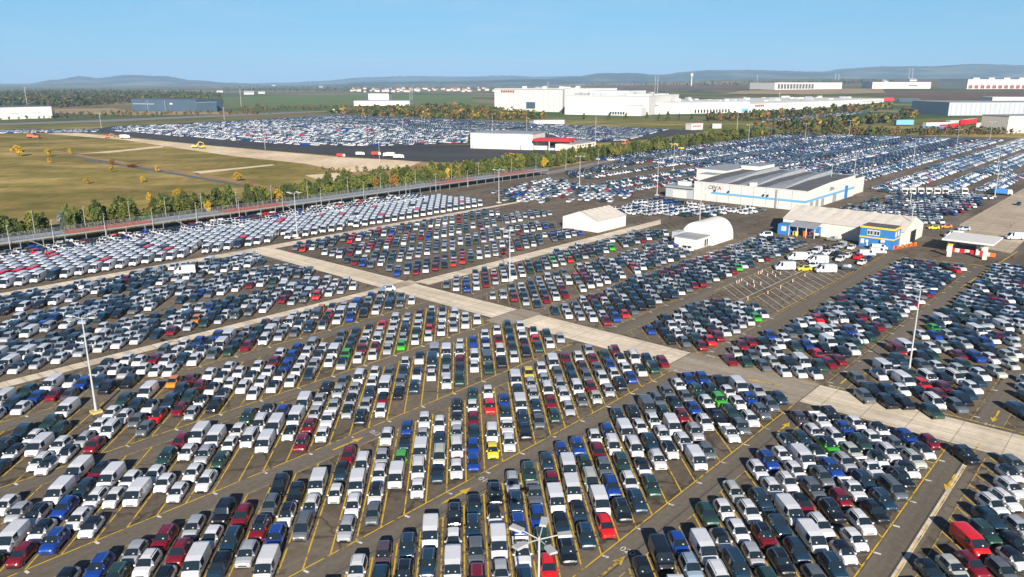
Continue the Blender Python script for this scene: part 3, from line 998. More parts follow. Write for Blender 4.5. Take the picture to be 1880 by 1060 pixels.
def make_vehicle(kind, black_roof, paper):
    """one vehicle of a kind with its parts; copies share its meshes"""
    nm = {'c': 'parked_car', 'm': 'parked_car', 'e': 'parked_car', 's': 'parked_car', 't': 'parked_car', 'v': 'panel_van', 'h': 'panel_van', 'w': 'compact_van', 'p': 'pickup_truck'}[kind]
    L, wd, st, faces = car_shell(kind, 0, black_roof)
    root = thing(nm, (0, 0, -500), 0, None, None)
    groups = {}
    for q, what in faces:
        groups.setdefault(what, []).append(q)
    body = MB()
    for q in groups.get('body', []):
        body.face(q)
    for q in groups.get('under', []):
        body.face(q, 1)
    for q in groups.get('roof', []):
        body.face(q, 2)
    for key in ('sideL', 'sideR'):
        for q in groups.get(key, []):
            body.face(q, 1)
    if kind == 'p':
        # an open bed with walls
        x0, x1 = st[1][0] + .05, st[2][0] - .08
        for q in groups['bed']:
            pass
        wv, top, fl = .80, 1.12, .70
        body.face([(x0, -wv, fl), (x1, -wv, fl), (x1, wv, fl), (x0, wv, fl)], 1)
        for s in (-1, 1):
            body.face([(x0, s * wv, fl), (x1, s * wv, fl), (x1, s * wv, top), (x0, s * wv, top)], 0)
            body.face([(x0 - .1, s * wv, top), (x1, s * wv, top), (x1, s * .9, top - .02), (x0 - .1, s * .9, top - .02)], 0)
        body.face([(x0, -wv, fl), (x0, wv, fl), (x0, wv, top - .03), (x0, -wv, top - .03)], 0)
        body.face([(x1, -wv, fl), (x1, wv, fl), (x1, wv, top), (x1, -wv, top)], 0)
        body.face([(x0 - .1, -.84, top - .03), (x0, -.84, top - .03), (x0, .84, top - .03), (x0 - .1, .84, top - .03)], 0)
    # lower grille, number plate and roof rails as one dark trim
    xf = st[-1][0]
    zn = st[-1][4]
    o = body.build('body', [M['paint'], M['black'], M['roofblack']], root, smooth=True)
    parts = [o]
    g = MB()
    g.box(xf - .09, xf + .012, -.42, .42, zn - .18, zn - .05)
    g.build('grille', [M['black']], root)
    g = MB()
    g.box(xf - .09, xf + .006, -.58, .58, zn - .38, zn - .26)
    g.build('bumper_intake', [M['black']], root)
    if kind in ('s', 'w', 't', 'm'):
        for s in (-1, 1):
            g = MB()
            y_ = s * (st[4][5] * .86)
            g.box(st[3][0], st[5][0] - .1, y_ - .025, y_ + .025, st[3][6] - .02, st[4][6] + .055)
            g.build('roof_rail', [M['rim'] if paper else M['black']], root)
    wm = MB()
    for q in groups['wind']:
        wm.face(q)
    sheet_ = MB()
    if paper:
        a = [(s[0], s[5], s[6]) for s in st if s[7] == 'wind'][0]
        b = st[[s[7] for s in st].index('wind') + 1]
        def onglass(u, y):
            return (a[0] + (b[0] - a[0]) * u + .012, y, a[2] + (b[6] - a[2]) * u + .018 + .012)
        for (u0, u1, y0, y1) in (((.66, .82, .16, .34),), ((.66, .82, -.38, -.22),), ((.7, .82, .22, .34), (.64, .8, -.46, -.34)))[paper - 1]:
            sheet_.face([onglass(u0, y0), onglass(u1, y0), onglass(u1, y1), onglass(u0, y1)])
    ws_ = wm.build('windshield', [M['glass']], root)
    if sheet_.f:
        sheet_.build('windshield_sheet', [M['paper']], ws_)
    if groups.get('rear'):
        mb = MB()
        for q in groups['rear']:
            mb.face(q)
        mb.build('rear_window', [M['glass']], root)
    for key in ('sideL', 'sideR'):
        mb = MB()
        for q in groups.get(key, []):
            # draw the pane in a little from the pillars
            c = sum((Vector(p) for p in q), Vector()) / 4
            out = Vector((0, .012 if c.y > 0 else -.012, .004))
            mb.face([c + (Vector(p) - c) * .9 + out for p in q])
        if mb.f:
            mb.build('side_window', [M['glass']], root)
    xr, xfz, r = AXLES[kind]
    for x in (xr, xfz):
        for s in (1, -1):
            key = ('wheel', kind)
            if key not in PROTO:
                PROTO[key] = wheel_mesh('wheel', r)
                wh = PROTO[key]
            else:
                wh = PROTO[key].copy()
                COL.objects.link(wh)
                rm = PROTO[key].children[0].copy()
                COL.objects.link(rm)
                rm.parent = wh
            wh.parent = root
            wh.location = (x, s * (wd / 2 - .085), r)
            wh.rotation_euler = (0, 0, 0 if s > 0 else math.pi)
    nose = st[-2]
    for s in (-1, 1):
        h = MB()
        h.prism([0] * 4, [[(nose[0] - .32, s * (nose[3] + .02), nose[4] + .02), (nose[0] - .30, s * (nose[3] + .02), nose[4] - .1), (nose[0] + .05, s * (nose[3] - .14), nose[4] - .16), (nose[0] + .03, s * (nose[3] - .14), nose[4] - .02)],
                          [(nose[0] - .32, s * (nose[3] - .2), nose[4] + .04), (nose[0] - .30, s * (nose[3] - .2), nose[4] - .1), (nose[0] + .07, s * (nose[3] - .3), nose[4] - .16), (nose[0] + .05, s * (nose[3] - .3), nose[4] - .02)]])
        h.build('headlight', [M['lamp']], root)
    ai = [s[7] for s in st].index('wind') + 1
    for s in (-1, 1):
        h = MB()
        x = st[ai][0] - .25
        y = st[ai][3] + .1
        z = st[ai][4] + .08
        h.prism([0] * 4, [[(x - .06, s * (y - .12), z - .06), (x + .06, s * (y - .12), z - .06), (x + .06, s * (y - .12), z + .06), (x - .06, s * (y - .12), z + .06)],
                          [(x - .07, s * (y + .08), z - .07), (x + .05, s * (y + .08), z - .07), (x + .05, s * (y + .08), z + .09), (x - .07, s * (y + .08), z + .09)]])
        h.build('mirror', [M['black']] if kind in ('v', 'h') else [M['paint']], root)
    return root


PAINTS = dict(W=(.62, .625, .635), S=(.33, .345, .37), G=(.10, .115, .125), N=(.012, .035, .06), K=(.007, .009, .012), B=(.008, .045, .26), D=(.17, .005, .012), R=(.62, .01, .01), E=(.016, .05, .036),
              L=(.05, .38, .02), Y=(.72, .56, .02), O=(.62, .2, .015), M=(.075, .05, .062), A=(.40, .42, .37), T=(.25, .33, .42))
CNAME = dict(W='white', S='silver', G='grey', N='navy', K='black', B='blue', D='dark red', R='bright red', E='dark green', L='bright green', Y='yellow', O='orange', M='mauve grey', A='pale green-grey', T='pale blue')
KNAME = dict(c='hatchback', m='estate car', e='small city car', s='SUV', t='boxy off-roader', v='panel van', w='compact van', p='pickup', h='high-roof van')
HEAD = LOTROT + math.pi * 1.25


def car_rot(dirang=45.0):
    """heading of a vehicle whose tail points along dirang in the lot's (b, c) frame"""
    return LOTROT + R(dirang) + math.pi


CARS = []          # [b, c, colour, kind, black roof, tail angle, lane key, t]
HASH = {}


def add_car(b, c, col, kind, bk=False, ang=45.0, lane=None):
    r = (b, c, col, kind, bk, ang, lane)
    CARS.append(r)
    HASH.setdefault((int(b // 6), int(c // 6)), []).append(r)


def free(b, c, rad=3.0, along=3.75):
    """no vehicle within the same bay"""
    for i in range(int(b // 6) - 1, int(b // 6) + 2):
        for j in range(int(c // 6) - 1, int(c // 6) + 2):
            for r in HASH.get((i, j), []):
                db, dc = b - r[0], c - r[1]
                al = (db + dc) * S2
                ac = (db - dc) * S2
                if abs(ac) < 1.95 and abs(al) < along + (.6 if r[3] in 'vhpw' else 0):
                    return False
    return True


SURVEY = """1018,93,Ws,0L27 1077,152,Ks,0L27 1060,101,Wck,0L28 1094,101,Gc,0L29 984,93,Wc,0L26 927,70,Sc,0L25 959,102,Ws,0L25 891,67,Kc,0L24 923,99,Ns,0L24 826,70,Gc,0L22 860,104,Rv,0L22 856,66,Wck,0L23 888,98,Es,0L23 797,109,Ac,0L20 816,93,Ds,0L21 777,122,Nck,0L19 1448,183,As,0R37 1550,183,As,0R40 1578,177,Wc,0R41 1505,172,Ac,0R39 589,341,Kck,1L12 622,340,Kv,1L13 921,200,Gw,1L26 958,236,Wp,1L26 992,271,Ac,1L26 1023,302,Wc,1L26 1058,336,Wp,1L26 887,200,Ns,1L25 919,232,Ns,1L25 952,265,Ss,1L25 985,297,Lsk,1L25 1016,329,Wc,1L25 1047,360,Mc,1L25 853,200,Ks,1L24 889,235,Wp,1L24 925,271,Bs,1L24 956,303,Wck,1L24 987,333,Nc,1L24 823,203,Ws,1L23 859,239,Dc,1L23 894,274,Gs,1L23 929,309,Wv,1L23 963,344,Wck,1L23 784,199,Wc,1L22 824,238,Ks,1L22 857,271,Gs,1L22 891,305,Wc,1L22 921,335,Wc,1L22 752,200,Wck,1L21 786,234,Ws,1L21 819,266,Dck,1L21 852,300,Ws,1L21 892,340,Bs,1L21 622,306,Ts,1L14 654,338,Bc,1L14 625,276,Ww,1L15 661,312,Wv,1L15 656,273,Nw,1L16 689,306,Wck,1L16 723,340,Es,1L16 655,238,Ec,1L17 686,269,Sc,1L17 717,300,Wc,1L17 747,330,Wc,1L17 692,242,Ks,1L18 725,274,Dsk,1L18 758,307,Ws,1L18 791,340,Ac,1L18 691,206,Gc,1L19 722,238,Ns,1L19 758,274,Np,1L19 794,309,Ns,1L19 718,200,Ns,1L20 753,235,Wv,1L20 791,272,Wv,1L20 826,308,Ws,1L20 859,340,Ws,1L20 955,200,Ks,1L27 991,236,Wck,1L27 1024,269,Es,1L27 1056,301,Bc,1L27 1088,333,Ks,1L27 987,199,Wck,1L28 1019,230,Ws,1L28 1051,262,Wc,1L28 1083,294,Wc,1L28 1022,200,As,1L29 1054,231,Gc,1L29 1084,262,Wck,1L29 1055,199,Wck,1L30 1086,229,Bc,1L30 1089,199,Dc,1L31 1194,283,Ks,1R32 1227,316,Ks,1R32 1259,348,Gs,1R32 1200,222,Es,1R34 1306,328,Wck,1R34 1192,315,Gs,1R31 1208,263,Ks,1R33 1241,296,Ns,1R33 1267,255,Nck,1R35 1302,289,Wv,1R35 1343,330,Wv,1R35 1246,200,Gs,1R36 1278,231,Dc,1R36 1308,262,Rc,1R36 1340,294,Es,1R36 1372,325,Wck,1R36 1280,200,Ks,1R37 1358,244,Ks,1R38 1399,285,Gs,1R38 1455,341,Dv,1R38 1346,199,Wc,1R39 1412,265,Wc,1R39 1444,296,Ks,1R39 1481,333,Wv,1R39 1381,200,Ns,1R40 1414,232,As,1R40 1415,200,Ws,1R41 1448,232,Es,1R41 1512,297,Wc,1R41 1508,225,Bs,1R43 1546,263,Ks,1R43 1519,203,Wc,1R44 1608,291,As,1R44 1640,323,Lc,1R44 1499,250,Dc,1R42 1530,281,As,1R42 1580,331,Wc,1R42 1707,323,Wv,1R46 1565,215,Ks,1R45 1598,247,Ks,1R45 1630,280,Ks,1R45 1674,256,Wv,1R47 1742,222,Wv,1R50 1779,260,Wv,1R50 494,415,Ns,2L13 530,451,Wp,2L13 566,486,Bs,2L13 598,519,Ns,2L13 631,552,Ss,2L13 528,414,Rs,2L14 560,447,Es,2L14 593,480,Bs,2L14 629,516,Gp,2L14 664,552,Es,2L14 564,418,Ks,2L15 600,453,Nck,2L15 635,488,Wv,2L15 669,522,Dc,2L15 703,556,Nc,2L15 599,418,Ns,2L16 633,453,Nck,2L16 668,487,Wv,2L16 705,525,Wv,2L16 739,559,Bc,2L16 629,414,Rc,2L17 663,448,Wv,2L17 698,484,Aw,2L17 731,516,Ec,2L17 762,548,Bs,2L17 666,418,Ks,2L18 704,456,Bs,2L18 737,489,Gs,2L18 769,521,Dc,2L18 800,551,Wc,2L18 695,413,Ns,2L19 727,445,Ws,2L19 762,480,Es,2L19 796,514,Ww,2L19 828,546,Bc,2L19 736,420,Es,2L20 770,454,Wck,2L20 807,491,Ww,2L20 842,527,Wv,2L20 878,562,Ns,2L20 799,450,Ws,2L21 834,484,Ns,2L21 870,520,Wc,2L21 901,552,Ks,2L21 836,452,Wck,2L22 867,484,Ws,2L22 899,516,Wc,2L22 934,551,Gv,2L22 492,446,Sc,2L12 526,480,Wv,2L12 564,519,Wck,2L12 596,550,Ks,2L12 832,414,Wv,2L23 867,450,Ws,2L23 902,485,Wv,2L23 936,519,Ec,2L23 970,553,Gc,2L23 865,414,Gc,2L24 904,453,Ss,2L24 944,493,Dc,2L24 976,525,Nck,2L24 1007,556,Gc,2L24 941,456,Ws,2L25 979,494,Bc,2L25 1010,526,Gc,2L25 1042,558,Wc,2L25 933,415,Wp,2L26 972,453,Kp,2L26 1008,489,Ws,2L26 1040,522,Es,2L26 1073,555,Bs,2L26 964,412,Gs,2L27 997,445,Es,2L27 1030,478,Ls,2L27 1062,509,Nc,2L27 1093,541,Bs,2L27 998,412,Ws,2L28 1040,454,Wc,2L28 1071,484,Wc,2L28 1102,515,Kc,2L28 1032,412,Gs,2L29 1064,444,Bs,2L29 1101,481,Wv,2L29 1067,413,Gs,2L30 1106,452,Sc,2L30 1101,413,Nc,2L31 398,555,Ws,2L6 403,526,Ns,2L7 434,558,Mc,2L7 425,515,Ks,2L8 459,548,Ns,2L8 453,509,Ns,2L9 492,548,Wv,2L9 466,488,Wv,2L10 500,522,Wc,2L10 532,554,Ks,2L10 468,456,Dc,2L11 500,488,Gs,2L11 532,521,Ns,2L11 564,552,Nck,2L11 1206,546,Dc,2R31 1216,522,Ec,2R32 1251,557,Ac,2R32 1220,492,Gc,2R33 1256,528,Gc,2R33 1294,566,Dc,2R33 1216,454,Wc,2R34 1247,486,Ac,2R34 1281,519,Ws,2R34 1325,563,Dc,2R34 1228,432,Wc,2R35 1260,464,Ks,2R35 1293,497,Ws,2R35 1338,543,Kc,2R35 1240,411,Wck,2R36 1278,448,Wv,2R36 1346,517,Wc,2R36 1378,548,Bs,2R36 1307,411,Dc,2R38 1338,441,Rc,2R38 1370,473,Bs,2R38 1423,526,Gc,2R38 1280,417,Es,2R37 1349,486,Es,2R37 1385,522,Wc,2R37 1376,412,Ks,2R40 1415,450,Wv,2R40 1501,536,Wc,2R40 1375,444,Ks,2R39 1411,481,Wc,2R39 1478,480,Wv,2R41 1554,522,Rc,2R42 1533,434,Wc,2R44 1586,486,Wv,2R44 1478,412,Wc,2R43 1510,444,Bs,2R43 1578,411,Dc,2R46 1644,443,Wv,2R47 1747,411,Wc,2R51 474,694,Wc,3L11 512,733,Nck,3L11 543,763,Dc,3L11 475,628,Gc,3L13 506,659,Wck,3L13 537,690,Ws,3L13 570,724,Sc,3L13 612,765,Ws,3L13 549,669,Wv,3L14 583,703,Lc,3L14 617,736,Nck,3L14 648,767,Bc,3L14 546,631,Wc,3L15 578,664,Ww,3L15 614,699,Wv,3L15 648,733,Sc,3L15 680,765,Ws,3L15 586,638,Nck,3L16 619,671,Aw,3L16 654,706,Nc,3L16 686,738,Ws,3L16 612,630,Wc,3L17 651,669,Ww,3L17 685,703,Sc,3L17 716,734,Sck,3L17 748,766,Ks,3L17 640,625,Bc,3L18 671,655,Bc,3L18 701,686,Nc,3L18 732,716,Dc,3L18 762,747,Wc,3L18 794,778,Es,3L18 679,629,Yc,3L19 713,664,Ww,3L19 778,729,Rs,3L19 820,770,Wc,3L19 748,631,Ks,3L21 781,663,Ns,3L21 816,699,Wv,3L21 851,734,Ns,3L21 886,769,Wv,3L21 790,639,Gc,3L22 828,678,Nc,3L22 859,708,Sc,3L22 890,739,Sc,3L22 921,770,Ys,3L22 819,634,Ec,3L23 855,670,Dc,3L23 887,702,Ww,3L23 919,734,Sc,3L23 952,768,Ws,3L23 854,636,Sc,3L24 889,670,Ws,3L24 920,702,Sc,3L24 954,735,Gs,3L24 989,770,Wv,3L24 892,639,Gc,3L25 924,672,Ww,3L25 956,704,Nc,3L25 987,734,Nc,3L25 1018,766,Ds,3L25 914,628,Ac,3L26 945,659,Dc,3L26 979,693,Gc,3L26 1010,724,Mc,3L26 1042,756,Wc,3L26 950,630,Sc,3L27 986,666,Ws,3L27 1020,700,Gc,3L27 1051,731,Dc,3L27 1085,765,Sc,3L27 983,630,Ks,3L28 1016,663,Wc,3L28 1047,693,Bc,3L28 1078,724,Ec,3L28 1020,632,Bc,3L29 1051,663,Wc,3L29 1084,696,Wck,3L29 1115,727,Dc,3L29 1059,637,Wck,3L30 1102,681,Ww,3L30 1083,628,Es,3L31 1115,660,Nc,3L31 1121,632,Dc,3L32 709,626,Ws,3L20 745,661,Wp,3L20 780,696,Nc,3L20 810,727,Bc,3L20 200,759,Wck,3L1 230,755,Bs,3L2 234,725,Es,3L3 265,756,Sc,3L3 266,723,Ws,3L4 298,756,Ds,3L4 264,687,Wck,3L5 295,719,Ds,3L5 330,754,Sc,3L5 298,688,Wv,3L6 332,722,Wc,3L6 364,754,Kt,3L6 311,667,Nck,3L7 342,698,Ns,3L7 375,731,Ds,3L7 341,663,Ss,3L8 374,696,Dsk,3L8 407,729,Gs,3L8 439,762,Ks,3L8 342,631,Wv,3L9 377,666,Bs,3L9 410,699,Wck,3L9 442,730,Ks,3L9 407,662,Gw,3L10 439,694,Wc,3L10 474,729,Wv,3L10 438,625,Sc,3L12 469,656,Ws,3L12 504,692,Wv,3L12 540,727,Ww,3L12 318,870,Wv,4L7 352,904,Wc,4L7 384,936,Es,4L7 417,969,Dc,4L7 353,871,Wc,4L8 410,928,Wc,4L8 446,965,Wv,4L8 353,838,Wc,4L9 387,872,Wc,4L9 419,903,Ss,4L9 454,938,Wv,4L9 388,839,Wc,4L10 426,877,Ec,4L10 457,908,Wc,4L10 487,938,Wc,4L10 519,970,Es,4L10 484,901,Ww,4L11 518,935,Ww,4L11 550,967,Wck,4L11 491,874,Wv,4L12 529,912,Wv,4L12 564,947,Bc,4L12 530,879,Wck,4L13 564,913,Wv,4L13 601,951,Wv,4L13 522,838,Ds,4L14 562,877,Dc,4L14 592,908,Sc,4L14 625,940,Sc,4L14 657,972,Ks,4L14 557,839,Wc,4L15 592,873,Wp,4L15 626,908,Sc,4L15 665,947,Sc,4L15 696,978,Gc,4L15 627,875,Sck,4L16 658,906,Sck,4L16 690,938,Sc,4L16 722,970,Ww,4L16 627,841,Ks,4L17 660,874,Sc,4L17 692,906,Ns,4L17 725,939,Wc,4L17 755,969,Wc,4L17 662,842,Wc,4L18 693,873,Dck,4L18 728,908,Wv,4L18 772,952,Gc,4L18 725,872,Kc,4L19 760,906,Gc,4L19 794,940,Nc,4L19 756,868,Ns,4L20 798,911,Wck,4L20 810,889,Wc,4L21 802,847,Ws,4L22 838,883,Sc,4L22 826,838,Es,4L23 863,874,Nc,4L23 887,864,Wc,4L24 895,838,Ec,4L25 932,841,Ks,4L26 971,881,Ww,4L26 1019,928,Dc,4L26 1058,967,Wc,4L26 967,843,Wc,4L27 1000,876,Es,4L27 1035,911,Nc,4L27 1068,944,Nc,4L27 1098,975,Ec,4L27 1001,844,Ks,4L28 1036,878,Dck,4L28 1068,910,Ws,4L28 1106,948,Ws,4L28 1034,842,Es,4L29 1065,874,Rc,4L29 1100,908,Wck,4L29 1067,842,Wc,4L30 1100,875,Es,4L30 1104,845,Sc,4L31 206,961,Wc,4L1 273,1028,Wck,4L1 212,933,Sc,4L2 154,841,Es,4L3 189,877,Wv,4L3 223,911,Wck,4L3 258,945,Wv,4L3 295,983,Wv,4L3 186,840,Dc,4L4 217,871,Wck,4L4 249,902,Bs,4L4 280,934,Nc,4L4 311,965,Dck,4L4 218,838,Bs,4L5 250,869,Wc,4L5 280,900,Wc,4L5 314,934,Wv,4L5 254,840,Wck,4L6 297,883,Wc,4L6 328,913,Wc,4L6 286,1093,Wv,5L6 321,1128,Es,5L6 431,1239,Ks,5L6 272,1046,Wc,5L7 304,1077,Ws,5L7 464,1237,Ks,5L7 337,1043,Dc,5L9 369,1075,Ww,5L9 401,1107,Wc,5L9 432,1138,Nc,5L9 466,1172,Wv,5L9 533,1239,Wc,5L9 252,1127,Ks,5L4 285,1160,Ns,5L4 228,1069,Nc,5L5 258,1100,Wck,5L5 289,1130,Wc,5L5 321,1162,Es,5L5 356,1197,Wv,5L5 303,1043,Wck,5L8 334,1073,Sc,5L8 364,1104,Wc,5L8 395,1134,Wc,5L8 426,1166,Es,5L8 408,1080,Gc,5L10 443,1115,Wck,5L10 513,1185,Oc,5L10 404,1043,Gc,5L11 435,1073,Rck,5L11 470,1108,Ns,5L11 503,1141,Ns,5L11 534,1173,Dc,5L11 468,1072,Dc,5L12 499,1104,Es,5L12 531,1135,Dc,5L12 569,1173,Wc,5L12 472,1043,Sc,5L13 502,1073,Wck,5L13 539,1110,Wck,5L13 574,1145,Wck,5L13 605,1176,Wc,5L13 507,1044,Ks,5L14 538,1075,Sck,5L14 569,1106,Wc,5L14 606,1143,Wc,5L14 576,1080,Wc,5L15 607,1110,Wck,5L15 641,1144,Wc,5L15 573,1043,Wc,5L16 607,1076,Wc,5L16 640,1109,Wc,5L16 608,1044,Wck,5L17 642,1078,Wck,5L17 641,1043,Wc,5L18 674,1076,Wc,5L18 679,1047,Nck,5L19 304,1314,Wv,6L6 279,1255,Wc,6L7 310,1285,Nc,6L7 341,1317,Es,6L7 313,1255,Wc,6L8 343,1285,Bc,6L8 378,1319,Wv,6L8 365,1273,Dc,6L9 404,1311,Wck,6L9 380,1255,Mc,6L10 412,1286,Bs,6L10 444,1318,Wck,6L10 431,1271,Ns,6L11 473,1313,Wc,6L11 478,1285,Sck,6L12 506,1279,Wc,6L13 516,1255,Wc,6L14"""
OFFS_L = [0.25, 2.24, 3.18, 1.34, 2.93, 1.39, 2.39]
OFFS_R = [0.5, 0.44, -0.25, 0.6, 1.4, 2.2, 0.3]
STRIP_L = [-1.0, 18.0, 39.2, 60.6, 81.8, 102.4, 123.6]
STRIP_R = [-1.0, 17.5, 38.5, 60.3, 82.0, 101.0, 121.0]
for row in SURVEY.split():
    b_, c_, t_, ln_ = row.split(',')
    k_ = t_[1]
    if k_ == 'c':
        k_ = rnd.choice('ccccccmme')
    add_car(int(b_) / 10.0, int(c_) / 10.0, t_[0], k_, 'k' in t_[2:], 45.0, ln_)

PAL = dict(
    left='W' * 48 + 'S' * 26 + 'N' * 11 + 'K' * 6 + 'G' * 8 + 'E' * 4 + 'D' * 6 + 'B' * 4 + 'R' * 2 + 'O',
    upper='W' * 38 + 'S' * 28 + 'N' * 17 + 'K' * 6 + 'G' * 12 + 'E' * 4 + 'D' * 3 + 'B' * 4 + 'T' * 2,
    mid='W' * 36 + 'S' * 22 + 'N' * 14 + 'G' * 12 + 'E' * 10 + 'K' * 4 + 'D' * 9 + 'B' * 4 + 'A' * 2 + 'R' * 2,
    right='W' * 26 + 'S' * 14 + 'N' * 16 + 'K' * 14 + 'E' * 14 + 'G' * 12 + 'D' * 9 + 'A' * 5 + 'B' * 4,
    dark='W' * 28 + 'S' * 22 + 'N' * 26 + 'K' * 8 + 'E' * 10 + 'G' * 14 + 'D' * 5 + 'B' * 8,
    far='W' * 32 + 'S' * 28 + 'N' * 20 + 'K' * 4 + 'G' * 10 + 'B' * 12 + 'D' * 4 + 'T' * 4,
    white='W' * 62 + 'S' * 14 + 'N' * 10 + 'D' * 5 + 'R' * 2 + 'B' * 5 + 'G' * 4,
    vans='W' * 94 + 'N' * 3 + 'R' * 3, yard='W' * 55 + 'S' * 10 + 'N' * 14 + 'D' * 6 + 'R' * 4 + 'B' * 8 + 'K' * 6)


def fill_strip(c0, depth, b0, b1, off, pal, kinds, p_empty=0.05, p_skip=0.015, keep=None, gap=0.34, runs=0.35, tall=False):
    """nose to tail columns at 45 degrees in one strip of bays"""
    n0, n1 = int((b0 - depth - off) / PITCHB) - 1, int((b1 - off) / PITCHB) + 1
    for n in range(n0, n1 + 1):
        lb = off + n * PITCHB
        t = 0.5 + (rnd.random() ** 2) * 1.2
        if rnd.random() < p_empty:
            t += rnd.choice((4.6, 4.6, 9.2))
        col = rnd.choice(PAL[pal])
        end = depth / S2 - 0.3
        while True:
            k = rnd.choice(kinds)
            L = LENGTH[k]
            if t + L > end:
                break
            if rnd.random() > runs:
                col = rnd.choice(PAL[pal])
            tc = t + L / 2
            b, c = lb + tc * S2, c0 + tc * S2
            t += L + gap * (0.6 + rnd.random() * 0.8)
            if rnd.random() < p_skip:
                continue
            if b < b0 or b > b1:
                continue
            if keep and not keep(b, c, L):
                continue
            kk = col
            if k in 'vhw' and kk not in 'WSNGR' and rnd.random() < 0.8:
                kk = 'W'
            if free(b, c):
                add_car(b, c, kk, k, k in 'cmes' and kk in 'WSD' and rnd.random() < 0.22)


def unsurveyed(b, c, L):
    q = proj(W(b, c, 0.8))
    if q is None:
        return True
    px, py = q[0], q[1]
    if px < -60 or px > 1940 or py > 1085:
        return True
    if px > 900 and 590 < py and b < 111:
        return False
    if py > 676 and not (b > 121 and py < 780 and px > 1480):
        return False
    return True


CK = 'cccmmesssssw'
for i, c0 in enumerate(STRIP_L):
    dep = 17.7 if i < 6 else 13.5
    fill_strip(c0, dep if i else 14.4, -6, 109.6, OFFS_L[i], 'left', CK + 'v', keep=lambda b, c, L: unsurveyed(b, c, L))
fill_strip(-22.0, 17.7, 10, 109, 0.5, 'left', CK, keep=lambda b, c, L: unsurveyed(b, c, L))
for i, c0 in enumerate(STRIP_R):
    b1 = (250, 236, 226, 155, 231, 203, 216)[i]
    pal = ('right', 'right', 'right', 'right', 'right', 'mid', 'mid')[i]
    dep = (16, 17.7, 17.7, 17.7, 17.0, 16.5, 12.5)[i]
    fill_strip(c0, dep, 123.4, b1, OFFS_R[i], pal, CK if i < 5 else 'cccmessssw', p_empty=0.06, keep=lambda b, c, L: unsurveyed(b, c, L))
fill_strip(-22.0, 17.7, 123.4, 300, 0.5, 'right', CK, keep=lambda b, c, L: unsurveyed(b, c, L))
# the block left of the concrete road, under the vans
for c0, dep, off in ((142.6, 16.8, 0.7), (162.4, 16.8, 1.9), (182.4, 16.2, 0.2)):
    fill_strip(c0, dep, 6, 109.8, off, 'upper', CK + 'wv', p_empty=0.04)
# the block right of it
for c0, dep, off, b1 in ((142.3, 12.6, 0.1, 200), (157.6, 13.0, 1.2, 203), (173.2, 12.6, 2.6, 222), (188.4, 11.6, 0.8, 212)):
    fill_strip(c0, dep, 123.6, b1, off, 'mid', CK + 'w', p_empty=0.06, p_skip=0.03)
# the white vans by the long steel deck
fill_strip(207.2, 28.5, 20, 222, 1.0, 'vans', 'h', p_empty=0.06, p_skip=0.01, gap=0.3, runs=0.0)
for n in range(0, 76):
    for q in range(4):
        b, c = 24 + n * 2.62, (240.2, 244.8, 249.6, 256.6)[q]
        if rnd.random() < (0.95, 0.93, 0.9, 0.5)[q] and b < 222 + q * 20:
            add_car(b, c, rnd.choice(PAL['white'] + 'W' * 40 if q < 2 else PAL['yard']), rnd.choice('cmss'), False, 90.0)


def fill_poly(pts, pal, kinds, ang, wid=2.75, ln=4.9, skip=0.05, aisle=None, px=True, avoid=None, step_rows=None):
    """bays laid in rows over a polygon; ang is where the tails point in the (b, c) frame"""
    P = [BC(ground_at(*p)) for p in pts] if px else pts
    a = R(ang)
    ux, uy = math.cos(a), math.sin(a)
    vx, vy = -uy, ux
    U = [p[0] * ux + p[1] * uy for p in P]
    V = [p[0] * vx + p[1] * vy for p in P]
    theme = {}
    nu, nv = int((max(U) - min(U)) / ln) + 1, int((max(V) - min(V)) / wid) + 1
    def inside(x, y):
        r = False
        j = len(P) - 1
        for i in range(len(P)):
            if (P[i][1] > y) != (P[j][1] > y) and x < (P[j][0] - P[i][0]) * (y - P[i][1]) / (P[j][1] - P[i][1]) + P[i][0]:
                r = not r
            j = i
        return r
    for iu in range(nu):
        for iv in range(nv):
            u = min(U) + (iu + .5) * ln + rnd.uniform(-.15, .15)
            v = min(V) + (iv + .5) * wid
            if aisle and aisle(iu, iv, u, v):
                continue
            if rnd.random() < skip:
                continue
            b, c = u * ux + v * vx, u * uy + v * vy
            if not inside(b, c) or (avoid and avoid(b, c)):
                continue
            cell = (int(u // 13), int(v // 17))
            if cell not in theme:
                theme[cell] = (rnd.choice((pal, pal, 'white', 'dark', 'far')), rnd.choice(PAL[pal]))
            th = theme[cell]
            col = th[1] if rnd.random() < .3 else rnd.choice(PAL[th[0]])
            add_car(b, c, col, rnd.choice(kinds), False, ang + rnd.uniform(-1.5, 1.5))


# loose yards and the far lots
fill_poly([(1105, 392), (1180, 372), (1205, 366), (1330, 384), (1405, 385), (1400, 391), (1290, 400), (1240, 398), (1160, 397)], 'white', 'cmss', 80, 3.0, 5.2, 0.1)
fill_poly([(905, 356), (1000, 328), (1060, 338), (1170, 356), (1130, 374), (1000, 374), (930, 372)], 'white', 'cccssv', 20, 3.2, 6.2, 0.22)
for b0, b1, c0, c1 in ((318, 420, 226, 231), (300, 415, 205, 210.5), (296, 405, 196, 201), (292, 372, 184, 189)):
    fill_poly([(b0, c0), (b1, c0), (b1, c1), (b0, c1)], 'mid', 'cmessw', 90, 2.9, 5.0, 0.08, px=False)
fill_poly([(312, 234), (480, 262), (480, 272), (330, 252)], 'dark', 'cmss', 45, 2.9, 4.9, 0.05, px=False)
ROWS = 21.0


def in_hall(b, c):
    return (270 < b < 378 and 100 < c < 178)


